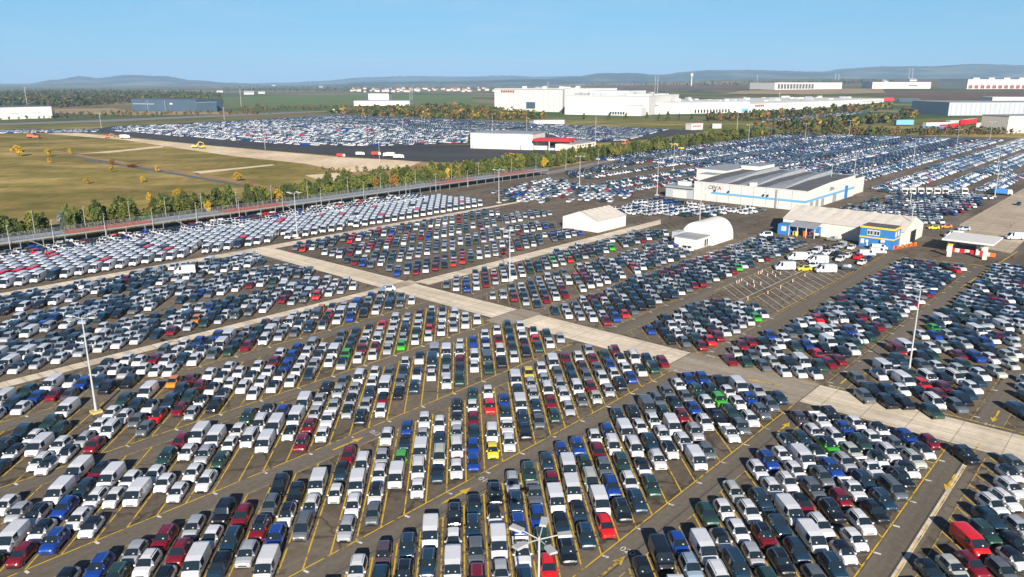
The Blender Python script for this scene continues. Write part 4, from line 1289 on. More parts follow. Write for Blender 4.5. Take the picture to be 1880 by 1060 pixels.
for k in range(9):
    c0 = 118.5 + k * 19.0
    fill_poly([(372 if k < 3 else 420 - k * 2, c0), (760 - k * 4, c0), (755 - k * 4, c0 + 16.2), (372 if k < 3 else 420 - k * 2, c0 + 16.2)], 'far', 'cmessw', 45 if k % 2 else 90, 2.62, 4.75, 0.03, px=False, avoid=in_hall)
fill_poly([(362, 93), (400, 93), (480, 93), (480, 106), (372, 106)], 'white', 'cmss', 90, 2.9, 5.0, 0.08, px=False)
fill_poly([(480, 92), (790, 92), (790, 110), (480, 110)], 'dark', 'cmss', 90, 2.7, 4.9, 0.05, px=False)
fill_poly([(384, 76), (470, 76), (470, 87), (384, 87)], 'white', 'cmss', 90, 2.9, 5.0, 0.06, px=False)
fill_poly([(474, 72), (780, 72), (780, 88), (474, 88)], 'dark', 'cmss', 90, 2.7, 4.9, 0.05, px=False)
fill_poly([(398, 61), (480, 61), (480, 70), (398, 70)], 'yard', 'cmss', 90, 2.9, 5.0, 0.08, px=False)
fill_poly([(470, 50), (740, 50), (740, 66), (470, 66)], 'dark', 'cmss', 90, 2.7, 4.9, 0.05, px=False)
fill_poly([(286, 62), (380, 59), (384, 68), (372, 90), (300, 98), (288, 92)], 'yard', 'ccsssv', 45, 3.1, 5.4, 0.14, px=False)
# cluster of parked vans and cars beyond the empty bays
fill_poly([(200, 63), (231, 60.5), (236, 64), (232, 79), (206, 79)], 'yard', 'cccsv', 0, 2.9, 6.0, 0.15, px=False)
# across the sand: the second lot
fill_poly([(340, 228.5), (480, 221), (620, 212), (800, 219), (1000, 229), (1225, 239), (1150, 259), (1050, 262), (1010, 247), (860, 243), (640, 230.5), (480, 225)], 'far', 'cmss', 0, 2.9, 5.3, 0.06, aisle=lambda iu, iv, u, v: iu % 7 == 6 or iv % 60 > 56)
fill_poly([(205, 241), (210, 235), (335, 229.5), (480, 226), (640, 231.5), (860, 244), (855, 263), (700, 269), (560, 268), (470, 262), (330, 251)], 'white', 'ccssv', 0, 2.9, 5.3, 0.05, aisle=lambda iu, iv, u, v: iu % 7 == 6 or iv % 60 > 56)
fill_poly([(0, 241), (178, 239), (178, 243), (0, 246)], 'far', 'cmss', 0, 3.0, 5.5, 0.2)
fill_poly([(1395, 219), (1480, 212), (1600, 206), (1560, 211), (1480, 220), (1400, 225)], 'far', 'cmss', 0, 4.2, 7.5, 0.1)

for px, py, col, k, ang in ((1440, 496, 'W', 'h', -48), (1476, 497, 'Y', 'c', -45), (1516, 501, 'W', 'h', -48), (1462, 478, 'W', 'h', -50), (1502, 484, 'W', 'h', -50), (1558, 496, 'N', 's', 120), (1590, 470, 'W', 'v', 125),
                          (712, 534, 'W', 'c', -40), (1405, 435, 'W', 'w', -45), (1262, 461, 'W', 's', 70), (1493, 437, 'K', 's', -60), (1529, 443, 'G', 's', -60), (1736, 419, 'O', 'c', -50), (1713, 421, 'Y', 'c', -50), (1768, 424, 'S', 's', -50),
                          (1602, 453, 'W', 'v', 125), (1612, 459, 'W', 'v', 125), (1610, 466, 'W', 'v', 125), (1795, 452, 'W', 'h', 130), (1862, 440, 'W', 'h', -50), (1870, 377, 'N', 'c', 0), (340, 503, 'W', 'h', -30), (1750, 437, 'W', 'h', -55)):
    b_, c_ = BC(ground_at(px, py))
    for r_ in [r_ for r_ in CARS if abs(r_[0] - b_) < 5.2 and abs(r_[1] - c_) < 5.2 and math.hypot(r_[0] - b_, r_[1] - c_) < 5.0 and r_[6] is None]:
        CARS.remove(r_)
    add_car(b_, c_, col, k, False, ang, 'x')
build_markings()

# the few strongly coloured cars of the middle distance
ACC = [(1053, 514, 'R'), (1152, 572, 'R'), (1100, 593, 'D'), (914, 507, 'R'), (1020, 478, 'L'), (1048, 469, 'L'), (1124, 450, 'L'), (1088, 460, 'D'), (1074, 464, 'D'), (1357, 493, 'L'), (1395, 582, 'L'), (1505, 584, 'R'), (1305, 625, 'R'), (1288, 631, 'D'),
       (610, 573, 'R'), (694, 590, 'R'), (779, 600, 'R'), (727, 640, 'L'), (627, 650, 'L'), (654, 645, 'D'), (683, 634, 'D'), (721, 504, 'B'), (740, 489, 'B'), (758, 494, 'D'), (957, 447, 'B'), (1010, 437, 'B'), (1042, 427, 'B'), (1054, 425, 'B'), (1069, 425, 'B'),
       (930, 461, 'D'), (857, 480, 'R'), (313, 616, 'D'), (580, 550, 'R'), (370, 541, 'B'), (368, 588, 'O'), (279, 651, 'D'), (448, 636, 'O'), (543, 643, 'B'), (463, 633, 'D'), (1430, 600, 'D'), (1610, 497, 'R'), (1560, 520, 'D'), (1300, 470, 'R'), (1270, 480, 'D'), (1345, 505, 'D'), (1400, 473, 'D'), (1245, 500, 'D'), (1282, 525, 'D'), (1640, 520, 'D'), (1755, 505, 'R')]
for x_, y_, c_ in ACC:
    best = None
    for i_, r in enumerate(CARS):
        if r[3] == 'h':
            continue
        q = proj(W(r[0], r[1], .8))
        if q:
            d_ = math.hypot(q[0] - x_, q[1] - y_)
            if d_ < 16 and (best is None or d_ < best[0]):
                best = (d_, i_)
    if best:
        r = CARS[best[1]]
        CARS[best[1]] = (r[0], r[1], c_, r[3], False, r[5], r[6])

# ------------------------------------------------------------------ which vehicles stand alone, which join the mass
def on_picture(r):
    q = proj(W(r[0], r[1], 0.9))
    return q and -8 < q[0] < 1888 and 120 < q[1] < 1072


def reach(r):
    p = W(r[0], r[1])
    return math.hypot(math.hypot(p.x, p.y), CAMZ)


FAMILY = dict(c='car', m='car', e='car', s='car', t='car', v='van', h='van', w='compact', p='pickup')
vis = sorted([r for r in CARS if on_picture(r)], key=reach)
single, count = [], {}
for r in vis:
    f = FAMILY[r[3]]
    lim = {'car': 298, 'van': 298, 'compact': 60, 'pickup': 40}[f]
    if count.get(f, 0) < lim:
        count[f] = count.get(f, 0) + 1
        single.append(r)
chosen = set(map(id, single))
crowd = [r for r in CARS if id(r) not in chosen]

LANES = {}
for r in single:
    if r[6] and r[6] != 'x':
        LANES.setdefault(r[6], []).append(r)
for k_ in LANES:
    LANES[k_].sort(key=lambda r: r[1])


def short(r):
    return CNAME[r[2]] + ' ' + {'c': 'hatchback', 'm': 'estate', 'e': 'city car', 's': 'SUV', 't': 'off-roader', 'v': 'van', 'w': 'compact van', 'p': 'pickup', 'h': 'tall van'}[r[3]]


def own(r):
    s = CNAME[r[2]] + ' ' + KNAME[r[3]]
    if r[4]:
        s += ' with black roof'
    return s


ALLH = {}
for r in CARS:
    ALLH.setdefault((int(r[0] // 8), int(r[1] // 8)), []).append(r)


def around(r):
    for i in range(int(r[0] // 8) - 1, int(r[0] // 8) + 2):
        for j in range(int(r[1] // 8) - 1, int(r[1] // 8) + 2):
            for q in ALLH.get((i, j), []):
                if q is not r:
                    yield q


def side_neighbour(r, sgn):
    """the vehicle in the next column, on the picture's left (-1) or right (+1)"""
    best = None
    for q in around(r):
        db, dc = q[0] - r[0], q[1] - r[1]
        across = (db - dc) * S2 * sgn
        along = (db + dc) * S2
        if 1.2 < across < 3.6 and abs(along) < 2.6:
            if best is None or abs(along) < best[0]:
                best = (abs(along), q)
    return best[1] if best else None


def lane_neighbours(r):
    f, b = None, None
    for q in around(r):
        db, dc = q[0] - r[0], q[1] - r[1]
        along = (db + dc) * S2
        if abs((db - dc) * S2) < 1.0:
            if 0 < along < 7.2 and (b is None or along < b[0]):
                b = (along, q)
            if -7.2 < along < 0 and (f is None or -along < f[0]):
                f = (-along, q)
    return (f[1] if f else None), (b[1] if b else None)


def place_word(r):
    q = proj(W(r[0], r[1], .9))
    h = 'far left' if q[0] < 376 else 'left' if q[0] < 752 else 'middle' if q[0] < 1128 else 'right' if q[0] < 1504 else 'far right'
    v = 'top' if q[1] < 560 else 'upper' if q[1] < 690 else 'central' if q[1] < 810 else 'lower' if q[1] < 930 else 'bottom'
    return v + ' ' + h


def make_labels():
    lab, used = {}, {}
    opts = {}
    for r in single:
        f, b = lane_neighbours(r)
        l, g_ = side_neighbour(r, -1), side_neighbour(r, 1)
        A = 'behind ' + short(f) if f else 'heading its column'
        B = 'ahead of ' + short(b) if b else 'last in its column'
        L_ = 'right of ' + short(l) if l else 'gap on its left'
        R_ = 'left of ' + short(g_) if g_ else 'gap on its right'
        P = place_word(r) + ' of photo'
        if r[6] == 'x' or abs(r[5] - 45) > 5:
            A, B = 'parked askew', 'outside the columns'
        s = own(r)
        out = []
        for c in ((A, B, P), (A, B, R_), (A, B, L_), (A, L_, R_), (B, L_, R_), (A, P), (B, P), (A, B), (L_, R_), (A, R_), (P,)):
            x = s + ' ' + ', '.join(c)
            if len(x.split()) <= 16:
                out.append(x)
        opts[id(r)] = out
    for lv in range(11):
        c = {}
        for r in single:
            if id(r) not in lab and lv < len(opts[id(r)]):
                c.setdefault(opts[id(r)][lv], []).append(r)
        for k_, l in c.items():
            if len(l) == 1 and k_ not in used:
                lab[id(l[0])] = k_
                used[k_] = 1
    for r in single:
        if id(r) not in lab:
            lab[id(r)] = opts[id(r)][0]
    return lab


for r in single:
    pass
VANFIELD = [r for r in single if r[3] == 'h' and 206 < r[1] < 238 and r[6] is None]
vf = set(map(id, VANFIELD))
LABELS = make_labels()
for r in VANFIELD:
    row = int((r[1] - 207.2) / 5.0)
    LABELS[id(r)] = CNAME[r[2]] + ' high-roof van in the ' + ('front row of the van block facing the pale road', 'second row of the packed van block', 'middle of the packed van block by the steel deck', 'rear of the packed van block by the steel deck', 'last row of the van block before the white cars', 'last row of the van block before the white cars')[min(row, 5)]
special = {'Y': 'yellow hatchback wedged between two white high-roof vans at the empty bays'}

VP = {}
drng = random.Random(3)
for r in single:
    b, c, col, k, bk, ang, lane = r
    far = reach(r) > 190
    jb = max(-.16, min(.16, drng.gauss(0, .08)))
    pap = drng.choice((0, 0, 1, 1, 2, 3)) if not far else drng.choice((0, 1))
    key = (k, bk and k in 'cmes', pap)
    if key not in VP:
        VP[key] = make_vehicle(*key)
        root = VP[key]
        root.location = W(b, c, 0.03)
        root.rotation_euler = (0, 0, car_rot(ang) + R(drng.gauss(0, .9)))
    else:
        src = VP[key]
        root = copy_tree(src, W(b + jb, c - jb, 0.03), car_rot(ang) + R(drng.gauss(0, .9)))
    f = 1 + drng.uniform(-.06, .06)
    rgb = tuple(min(.85, x * f) for x in PAINTS[col]) + (1,)
    if k in 'cmes':
        root.scale = (drng.uniform(.93, 1.04), drng.uniform(.96, 1.02), drng.uniform(.96, 1.05))
    for ch in root.children:
        ch.color = rgb
    fam = FAMILY[k]
    tag(root, LABELS[id(r)], {'car': 'car', 'van': 'van', 'compact': 'compact van', 'pickup': 'pickup truck'}[fam],
        'white vans packed beside the steel deck' if id(r) in vf else {'car': 'cars parked nose to tail in the angled bays', 'van': 'panel vans among the parked cars', 'compact': 'compact vans among the parked cars', 'pickup': 'pickup trucks among the parked cars'}[fam])


# ------------------------------------------------------------------ the rest of the thousands, one object
def crowd_mesh(name, rows, label, cat):
    V, FL, FS, MI, CO = [], [], [], [], []
    nv = 0
    tmpl = {}
    by = {}
    for r in rows:
        by.setdefault((r[3], r[4] and r[3] in 'cmes'), []).append(r)
    for (k, bk), rs in by.items():
        L, wd, st, faces = car_shell(k, 1, bk)
        tv, tf, tm = [], [], []
        for q, what in faces:
            base = len(tv)
            tv += q
            tf.append(len(q))
            tm.append({'body': 0, 'bed': 0, 'roof': 2, 'under': 3}.get(what, 1))
        xr, xf, rad = AXLES[k]
        for x in (xr, xf):
            for s in (-1, 1):
                y = s * (wd / 2 + .012)
                ring = [(x + rad * math.cos(2 * math.pi * i / 8), y, rad + rad * math.sin(2 * math.pi * i / 8)) for i in range(8)]
                if s > 0:
                    ring.reverse()
                tv += ring
                tf.append(8)
                tm.append(3)
        tv = np.array(tv, np.float64)
        tf = np.array(tf)
        tm = np.array(tm)
        n = len(rs)
        pos = np.array([tuple(W(r[0], r[1], 0.03)) for r in rs])
        rot = np.array([car_rot(r[5]) + R(rnd.gauss(0, 1.0)) for r in rs])
        cs, sn = np.cos(rot)[:, None], np.sin(rot)[:, None]
        x = tv[None, :, 0] * cs - tv[None, :, 1] * sn + pos[:, 0:1]
        y = tv[None, :, 0] * sn + tv[None, :, 1] * cs + pos[:, 1:2]
        z = tv[None, :, 2] + pos[:, 2:3]
        V.append(np.stack([x, y, z], -1).reshape(-1, 3))
        FS.append(np.tile(tf, n))
        MI.append(np.tile(tm, n))
        col = np.array([PAINTS[r[2]] for r in rs])
        CO.append(np.repeat(col, len(tv), axis=0))
        nv += n * len(tv)
    V = np.concatenate(V)
    FS = np.concatenate(FS)
    MI = np.concatenate(MI)
    CO = np.concatenate(CO)
    me = bpy.data.meshes.new(name)
    me.vertices.add(len(V))
    me.vertices.foreach_set('co', V.astype(np.float32).ravel())
    me.loops.add(len(V))
    me.loops.foreach_set('vertex_index', np.arange(len(V), dtype=np.int32))
    me.polygons.add(len(FS))
    me.polygons.foreach_set('loop_start', np.concatenate([[0], np.cumsum(FS)[:-1]]).astype(np.int32))
    for m_ in (M['paint_far'], M['glass'], M['roofblack'], M['tyre']):
        me.materials.append(m_)
    me.polygons.foreach_set('material_index', MI.astype(np.int32))
    at = me.color_attributes.new('paint', 'FLOAT_COLOR', 'CORNER')
    at.data.foreach_set('color', np.concatenate([CO, np.ones((len(CO), 1))], 1).astype(np.float32).ravel())
    me.update(calc_edges=True)
    o = bpy.data.objects.new(name, me)
    COL.objects.link(o)
    tag(o, label, cat, kind='stuff')
    return o


crowd_mesh('parked_cars', [r for r in crowd if r[3] not in 'vh'], 'thousands of smaller cars filling the farther rows of the car park', 'cars')
crowd_mesh('parked_vans', [r for r in crowd if r[3] in 'vh'], 'farther panel vans standing between the rows of cars', 'vans')
print('VEHICLES', len(CARS), 'single', len(single), count)
# ================================================================== BUILDINGS OF THE CAR PARK
def lot_thing(name, b, c, label, cat, group=None, z=0.02):
    return thing(name, W(b, c, z), LOTROT, label, cat, group)


def part(name, mats, root, fn, smooth=False):
    mb = MB()
    fn(mb)
    return mb.build(name, mats, root, smooth=smooth)


def text_part(name, body, size, m, root, loc, eul, bold=0.0):
    o = text_mesh(name, body, size, m, 0.03, bold)
    o.parent = root
    o.location = loc
    o.rotation_euler = eul
    return o


FACE_B = (math.pi / 2, 0, -math.pi / 2)     # reads from the low-b side
FACE_C = (math.pi / 2, 0, 0)                # reads from the low-c side

# ---- workshop hall
h = lot_thing('workshop_hall', 292, 107.2, 'long white workshop hall with blue band and dark roof of three pale ridges', 'hall')
LX, LY, HH = 56.0, 47.0, 7.4


def f(mb):
    mb.face([(0, 0, 0), (0, LY, 0), (0, LY, HH), (0, 0, HH)])
    mb.face([(LX, 0, 0), (0, 0, 0), (0, 0, HH), (LX * .45, 0, HH + 1.3), (LX, 0, HH + 1.5)])
    mb.face([(0, LY, 0), (LX, LY, 0), (LX, LY, HH + 1.5), (0, LY, HH)])
    mb.face([(LX, LY, 0), (LX, 0, 0), (LX, 0, HH + 1.5), (LX, LY, HH + 1.5)])
    mb.box(-.12, .12, -.12, LY, HH, HH + .35)
    # panel joints
    for k in range(1, 9):
        mb.box(-.05, 0, k * 5.2 - .07, k * 5.2 + .07, 0.1, 3.1, 1)
        mb.box(-.05, 0, k * 5.2 - .07, k * 5.2 + .07, 4.1, HH, 1)


part('wall', [M['white'], M['roofgrey']], h, f)


def f(mb):
    mb.face([(0.13, 0.02, HH - .05), (0.13, LY, HH - .05), (LX * .45, LY, HH + 1.2), (LX * .45, 0.02, HH + 1.2)])
    mb.face([(LX * .45, 0.02, HH + 1.2), (LX * .45, LY, HH + 1.2), (LX, LY, HH + 1.4), (LX, 0.02, HH + 1.4)])


part('roof', M['roofdark'], h, f)
for y in (10.5, 22.5, 34.5):
    def f(mb, y=y):
        z = lambda x: HH - .04 + min(x / (LX * .45), 1) * 1.22 + max(0, (x - LX * .45) / LX) * .3
        rings = []
        for x, up in ((.6, .03), (LX * .3, .7), (LX * .62, 1.3), (LX - 1, 1.7)):
            rings.append([(x, y - 1.2, z(x)), (x, y + 6.5, z(x)), (x, y - .7, z(x) + up)])
        mb.rings(rings)
    part('roof_light', M['roofgrey'], h, f)
part('wall_band', M['stripe'], h, lambda mb: (mb.box(-.09, 0, -.09, LY - 8, 3.15, 4.0), mb.box(-.09, LX, -.09, 0, 3.15, 4.0)))
for x0, w_, z_ in ((5, 3.2, 3.0), (11, 3.2, 3.0), (17, 3.2, 3.0), (30, 4.2, 3.1)):
    part('gate', M['roofgrey'], h, lambda mb, x0=x0, w_=w_, z_=z_: mb.box(x0, x0 + w_, -.06, -.002, 0, z_))
part('door', M['blue'], h, lambda mb: mb.box(44, 47.5, -.12, -.002, 0, 5.4))
part('drain_pipe', M['roofgrey'], h, lambda mb: mb.box(-.35, -.05, 11.0, 11.6, 0, HH))
for y in (14.5, 16.2, 31.0, 37.0):
    part('wall_lamp', M['black'], h, lambda mb, y=y: mb.box(-.8, -.1, y, y + .45, 4.4, 5.1))
text_part('sign_lettering', 'CEV', 2.1, M['text_dark'], h, (-.13, LY - 8.5, 5.75), FACE_B, .02)
text_part('sign_lettering', 'A', 2.1, M['red'], h, (-.13, LY - 11.6, 5.75), FACE_B, .03)
text_part('sign_lettering', 'CEV', 1.8, M['text_dark'], h, (27, -.13, 5.8), FACE_C, .02)
text_part('sign_lettering', 'A', 1.8, M['red'], h, (29.7, -.13, 5.8), FACE_C, .03)
part('roof_unit', M['white'], h, lambda mb: mb.box(1.0, 3.4, 21, 23.2, HH + .1, HH + 1.6))
part('rear_block', [M['white'], M['roofgrey']], h, lambda mb: (mb.box(30, LX + 4, LY + .05, LY + 15, 0, 9.4, 0, 1), mb.box(44, LX + 4, LY - 9, LY + 0, HH + 1.6, HH + 3.4, 0, 1), mb.box(18, 26, LY + .05, LY + 8, 0, 8.6, 0, 1)))
part('side_extension', [M['white'], M['roofdark']], h, lambda mb: mb.box(LX + .05, LX + 16, 1.0, 18, 0, 7.0, 0, 1))

a = lot_thing('office_annex', 290, 154.6, 'low grey annex with flat roof at the left end of the workshop hall', 'annex')
part('wall', [M['greyclad'], M['roofgrey']], a, lambda mb: (mb.box(2, 14, 0, 13, 0, 4.2, 0, 1), mb.box(1.2, 14.6, -.4, 13.4, 4.25, 4.9, 1, 1)))
part('door', M['white'], a, lambda mb: mb.box(1.9, 1.999, 3, 9.5, 0, 3.2))
part('roof_unit', M['white'], a, lambda mb: mb.box(5, 8, 4, 9, 4.95, 6.6))

# ---- barrel tent
t_ = lot_thing('barrel_tent', 210.5, 103.9, 'white barrel vaulted storage tent with a small flat roofed lean-to', 'tent')


def f(mb):
    rings = []
    for k in range(9):
        x = k * 1.75
        pts = []
        for i in range(17):
            a_ = math.pi * i / 16
            bul = 1.0 if k % 2 == 0 else 1.012
            pts.append((x, 5.3 - 5.3 * math.cos(a_) * bul, max(0, 6.6 * math.sin(a_) ** 0.75 * bul)))
        rings.append(pts)
    mb.rings(rings)


part('canopy', M['tentwhite'], t_, f, smooth=True)
part('entry_block', [M['tentwhite'], M['roofgrey']], t_, lambda mb: (mb.box(-8.2, -.05, 1.0, 8.4, 0, 3.0), mb.box(-8.4, -.03, .8, 8.6, 3.0, 3.25, 1)))
part('door', M['window'], t_, lambda mb: (mb.box(-3.2, -2.4, .94, .998, .2, 2.3), mb.box(-1.9, -1.1, .94, .998, .2, 2.3)))
part('vent_box', M['greyclad'], t_, lambda mb: mb.box(-4.5, -.4, 9.0, 11.4, 0, 3.6))

# ---- gable tent
t_ = lot_thing('gable_tent', 204.6, 141.8, 'white gable tent with dusty roof between the car rows', 'tent')


def gable_walls(mb, lx, ly, e, r_, along='x'):
    if along == 'x':
        for x in (0, lx):
            mb.face([(x, 0, 0), (x, ly, 0), (x, ly, e), (x, ly / 2, r_), (x, 0, e)])
        for y in (0, ly):
            mb.face([(0, y, 0), (lx, y, 0), (lx, y, e), (0, y, e)])
    else:
        for y in (0, ly):
            mb.face([(0, y, 0), (lx, y, 0), (lx, y, e), (lx / 2, y, r_), (0, y, e)])
        for x in (0, lx):
            mb.face([(x, 0, 0), (x, ly, 0), (x, ly, e), (x, 0, e)])


def gable_roof(mb, lx, ly, e, r_, along='x', o=.25, n=6):
    if along == 'x':
        for s in (0, ly):
            oy = -o if s == 0 else ly + o
            for k in range(n):
                x0, x1 = -o + (lx + 2 * o) * k / n, -o + (lx + 2 * o) * (k + 1) / n
                dz = .06 if k % 2 else .0
                mb.face([(x0, oy, e - .1 + .03), (x1, oy, e - .1 + .03), (x1, ly / 2, r_ + .05), ((x0 + x1) / 2, ly / 2, r_ + .05 - .12), (x0, ly / 2, r_ + .05)])
    else:
        for s in (0, lx):
            ox = -o if s == 0 else lx + o
            for k in range(n):
                y0, y1 = -o + (ly + 2 * o) * k / n, -o + (ly + 2 * o) * (k + 1) / n
                mb.face([(ox, y0, e - .07), (ox, y1, e - .07), (lx / 2, y1, r_ + .05), (lx / 2, (y0 + y1) / 2, r_ - .08), (lx / 2, y0, r_ + .05)])


part('wall', M['tentwhite'], t_, lambda mb: gable_walls(mb, 16.5, 14.6, 3.9, 6.4))
part('roof', M['tentroof'], t_, lambda mb: gable_roof(mb, 16.5, 14.6, 3.9, 6.4))
part('door', M['cream'], t_, lambda mb: mb.box(8.0, 11.5, -.08, -.002, 0, 3.2))

# ---- long tent
t_ = lot_thing('long_tent', 246.8, 60.2, 'long cream marquee hall with pale dusty roof behind the blue office', 'tent')
part('wall', M['cream'], t_, lambda mb: gable_walls(mb, 21.5, 37, 4.4, 7.8, 'y'))
part('roof', M['tentroof'], t_, lambda mb: gable_roof(mb, 21.5, 37, 4.4, 7.8, 'y', n=9))
part('door', M['black'], t_, lambda mb: mb.box(7.5, 13.5, -.05, -.002, 0, 3.6))

# ---- kiosk with awning
t_ = lot_thing('kiosk', 241.5, 84.5, 'blue kiosk with white awning against the cream marquee', 'kiosk')
part('wall', M['blue'], t_, lambda mb: (mb.box(0, 5, 8.6, 12.2, 0, 3.4), mb.box(3.2, 5.0, 0, 8.55, 0, 3.1)))
part('awning', M['roofgrey'], t_, lambda mb: mb.prism([0] * 4, [[(-.3, 0, 3.1), (5.1, 0, 4.1), (5.1, 0, 4.2), (-.3, 0, 3.25)], [(-.3, 8.55, 3.1), (5.1, 8.55, 4.1), (5.1, 8.55, 4.2), (-.3, 8.55, 3.25)]]))
part('window', M['white'], t_, lambda mb: mb.box(-.06, -.002, 9.4, 11.0, 1.3, 2.8))
for y in (.1, 2.8, 5.6, 8.3):
    part('post', M['white'], t_, lambda mb, y=y: mb.box(-.2, 0, y, y + .2, 0, 3.1))
part('goods', [M['orange'], M['redoxide'], M['yellow']], t_, lambda mb: (mb.box(1.4, 2.4, 1, 2.4, 0, 1.6, 1), mb.box(1.4, 2.4, 3.4, 4.6, 0, 1.8, 0), mb.box(1.2, 2.2, 6.2, 7.6, 0, 1.3, 2)))

# ---- office
t_ = lot_thing('site_office', 239.6, 61.0, 'two storey blue site office with yellow trim and white windows', 'office')
OX, OY = 6.6, 9.6
part('wall', M['blue'], t_, lambda mb: mb.box(0, OX, 0, OY, 0, 6.2))
part('trim', M['yellow'], t_, lambda mb: (mb.box(-.12, OX + .12, -.12, OY + .12, 5.75, 6.25), mb.box(-.1, OX + .1, -.1, OY + .1, 2.85, 3.2)))
part('roof', M['roofdark'], t_, lambda mb: mb.box(.2, OX - .2, .2, OY - .2, 6.26, 6.4))
for y in (4.0, 5.9):
    w_ = part('window', M['white'], t_, lambda mb, y=y: mb.box(-.08, -.002, y, y + 1.7, 3.7, 5.3))
    part('pane', M['window'], w_, lambda mb, y=y: (mb.box(-.11, -.082, y + .15, y + .75, 3.95, 5.0), mb.box(-.11, -.082, y + .95, y + 1.55, 3.95, 5.0)))
for x in (1.0, 3.6):
    part('window', M['white'], t_, lambda mb, x=x: mb.box(x, x + 1.3, -.08, -.002, 3.7, 5.3))
part('notice_board', M['white'], t_, lambda mb: (mb.box(-.08, -.002, 8.2, 9.2, 1.0, 2.4), mb.box(-.08, -.002, 7.0, 7.8, 1.4, 2.2)))
part('air_conditioner', M['white'], t_, lambda mb: mb.box(-.7, -.1, 2.4, 3.4, 2.0, 2.8))

# ---- entrance canopy and barriers
b0, c0 = BC(ground_at(1742, 470))
t_ = lot_thing('entrance_canopy', b0, c0, 'white flat entrance canopy on pale pillars beside the red and white barrier', 'canopy')
part('roof', M['tentwhite'], t_, lambda mb: mb.box(3, 17, -10, 3, 3.7, 4.2))
for x, y in ((6, -6), (6, 1.5), (14, -6), (14, 1.5)):
    part('pillar', M['white'], t_, lambda mb, x=x, y=y: mb.box(x, x + .5, y, y + .5, 0, 3.7))
for px, py, w_, lab in ((1742, 471, .9, 'pale concrete gate pillar with yellow board left of the red and white barrier'), (1807, 477, .9, 'pale concrete gate pillar right of the red and white barrier')):
    b_, c_ = BC(ground_at(px, py))
    g_ = lot_thing('gate_pillar', b_, c_, lab, 'pillar')
    part('block', M['cream'], g_, lambda mb: mb.box(-.5, .5, -.5, .5, 0, 3.2))
    part('cap', M['yellow'] if px < 1790 else M['white'], g_, lambda mb: mb.box(-.56, .56, -.56, .56, 3.2, 3.6))
pa, pb = ground_at(1748, 462), ground_at(1822, 472)
for k in range(9):
    p = pa.lerp(pb, k / 8)
    mb = MB()
    m_ = (M['red'], M['white'])[k % 2] if k < 8 else M['orange']
    mb.prism([0] * 6, [[(x, -.3, 0), (x, .3, 0), (x, .22, .5), (x, .12, 1.1), (x, -.12, 1.1), (x, -.22, .5)] for x in (-.68, .68)])
    o = mb.build('traffic_barrier', m_, None, p + Vector((0, 0, .04)), math.atan2(pb.y - pa.y, pb.x - pa.x))
    tag(o, (('leftmost red', 'leftmost white', 'second red', 'second white', 'third red', 'third white', 'rightmost red', 'rightmost white')[k]) + ' plastic barrier block in the row beside the entrance canopy' if k < 8 else 'orange plastic barrier block ending the red and white row', 'barrier', 'barrier blocks by the entrance')
pa, pb = ground_at(1640, 459), ground_at(1680, 452)
for k in range(6):
    p = pa.lerp(pb, k / 5)
    mb = MB()
    mb.box(-.62, .62, -.05, .05, .25, 1.1)
    mb.box(-.55, -.45, -.3, .3, 0, .25)
    mb.box(.45, .55, -.3, .3, 0, .25)
    o = mb.build('safety_fence', M['orange'], None, p + Vector((0, 0, .04)), math.atan2(pb.y - pa.y, pb.x - pa.x))
    tag(o, ('leftmost', 'second', 'third', 'fourth', 'fifth', 'rightmost')[k] + ' orange plastic safety fence panel of the row beside the blue office', 'barrier', 'orange fence panels by the blue office')

# ---- traffic posts on the empty bays
mb = MB()
mb.rings([[(r_ * math.cos(i * math.pi / 4), r_ * math.sin(i * math.pi / 4), z_) for i in range(8)] for r_, z_ in ((.16, .06), (.12, .45), (.1, .5), (.06, 1.0))], 0)
mb.box(-.24, .24, -.24, .24, 0, .06, 1)
mb.rings([[(r_ * math.cos(i * math.pi / 4), r_ * math.sin(i * math.pi / 4), z_) for i in range(8)] for r_, z_ in ((.15, .3), (.13, .48))], 2)
cone0 = mb.build('traffic_cone', [M['white'], M['black'], M['orange']])
k = 0
for x_, y_ in ((894, 610), (920, 605), (935, 590), (993, 630), (1048, 600), (1078, 640), (1130, 615), (660, 708), (686, 700), (712, 685), (772, 730), (842, 705), (850, 748), (920, 722), (1133, 765), (1265, 695), (1395, 635), (996, 825), (780, 885)):
    p = ground_at(1240 + x_ / 5.875, 400 + y_ / 5.875)
    o = cone0 if k == 0 else cone0.copy()
    if k:
        COL.objects.link(o)
    o.location = p + Vector((0, 0, .03))
    o.scale = (.9, .9, .8)
    tag(o, 'small white and orange traffic cone standing on the empty marked bays', 'cone', 'cones on the empty bays')
    k += 1

# ---- steel parking deck
def b_at(px, c, z):
    lo, hi = -100.0, 900.0
    for _ in range(50):
        m_ = (lo + hi) / 2
        if proj(W(m_, c, z)) is None or proj(W(m_, c, z))[0] < px:
            lo = m_
        else:
            hi = m_
    return lo


DC0, DC1, DZ = 253.2, 260.6, 3.1
DB0, DB1 = 28.0, 318.0
t_ = lot_thing('parking_deck', DB0, DC0, 'long galvanised steel parking deck with red panels and mesh railings', 'deck')
DL, DW = DB1 - DB0, DC1 - DC0
reds = [(b_at(119, 256, 3.2) - DB0, b_at(272, 256, 3.2) - DB0), (b_at(405, 256, 3.2) - DB0, b_at(520, 256, 3.2) - DB0), (b_at(795, 256, 3.2) - DB0, b_at(862, 256, 3.2) - DB0), (b_at(912, 256, 3.2) - DB0, b_at(976, 256, 3.2) - DB0)]
part('beam', M['steel'], t_, lambda mb: (mb.box(0, DL, 0, .25, DZ - .45, DZ), mb.box(0, DL, DW - .25, DW, DZ - .45, DZ), mb.box(0, DL, DW / 2 - .12, DW / 2 + .12, DZ - .45, DZ)))
edges = [0] + [x for r_ in reds for x in r_] + [DL]
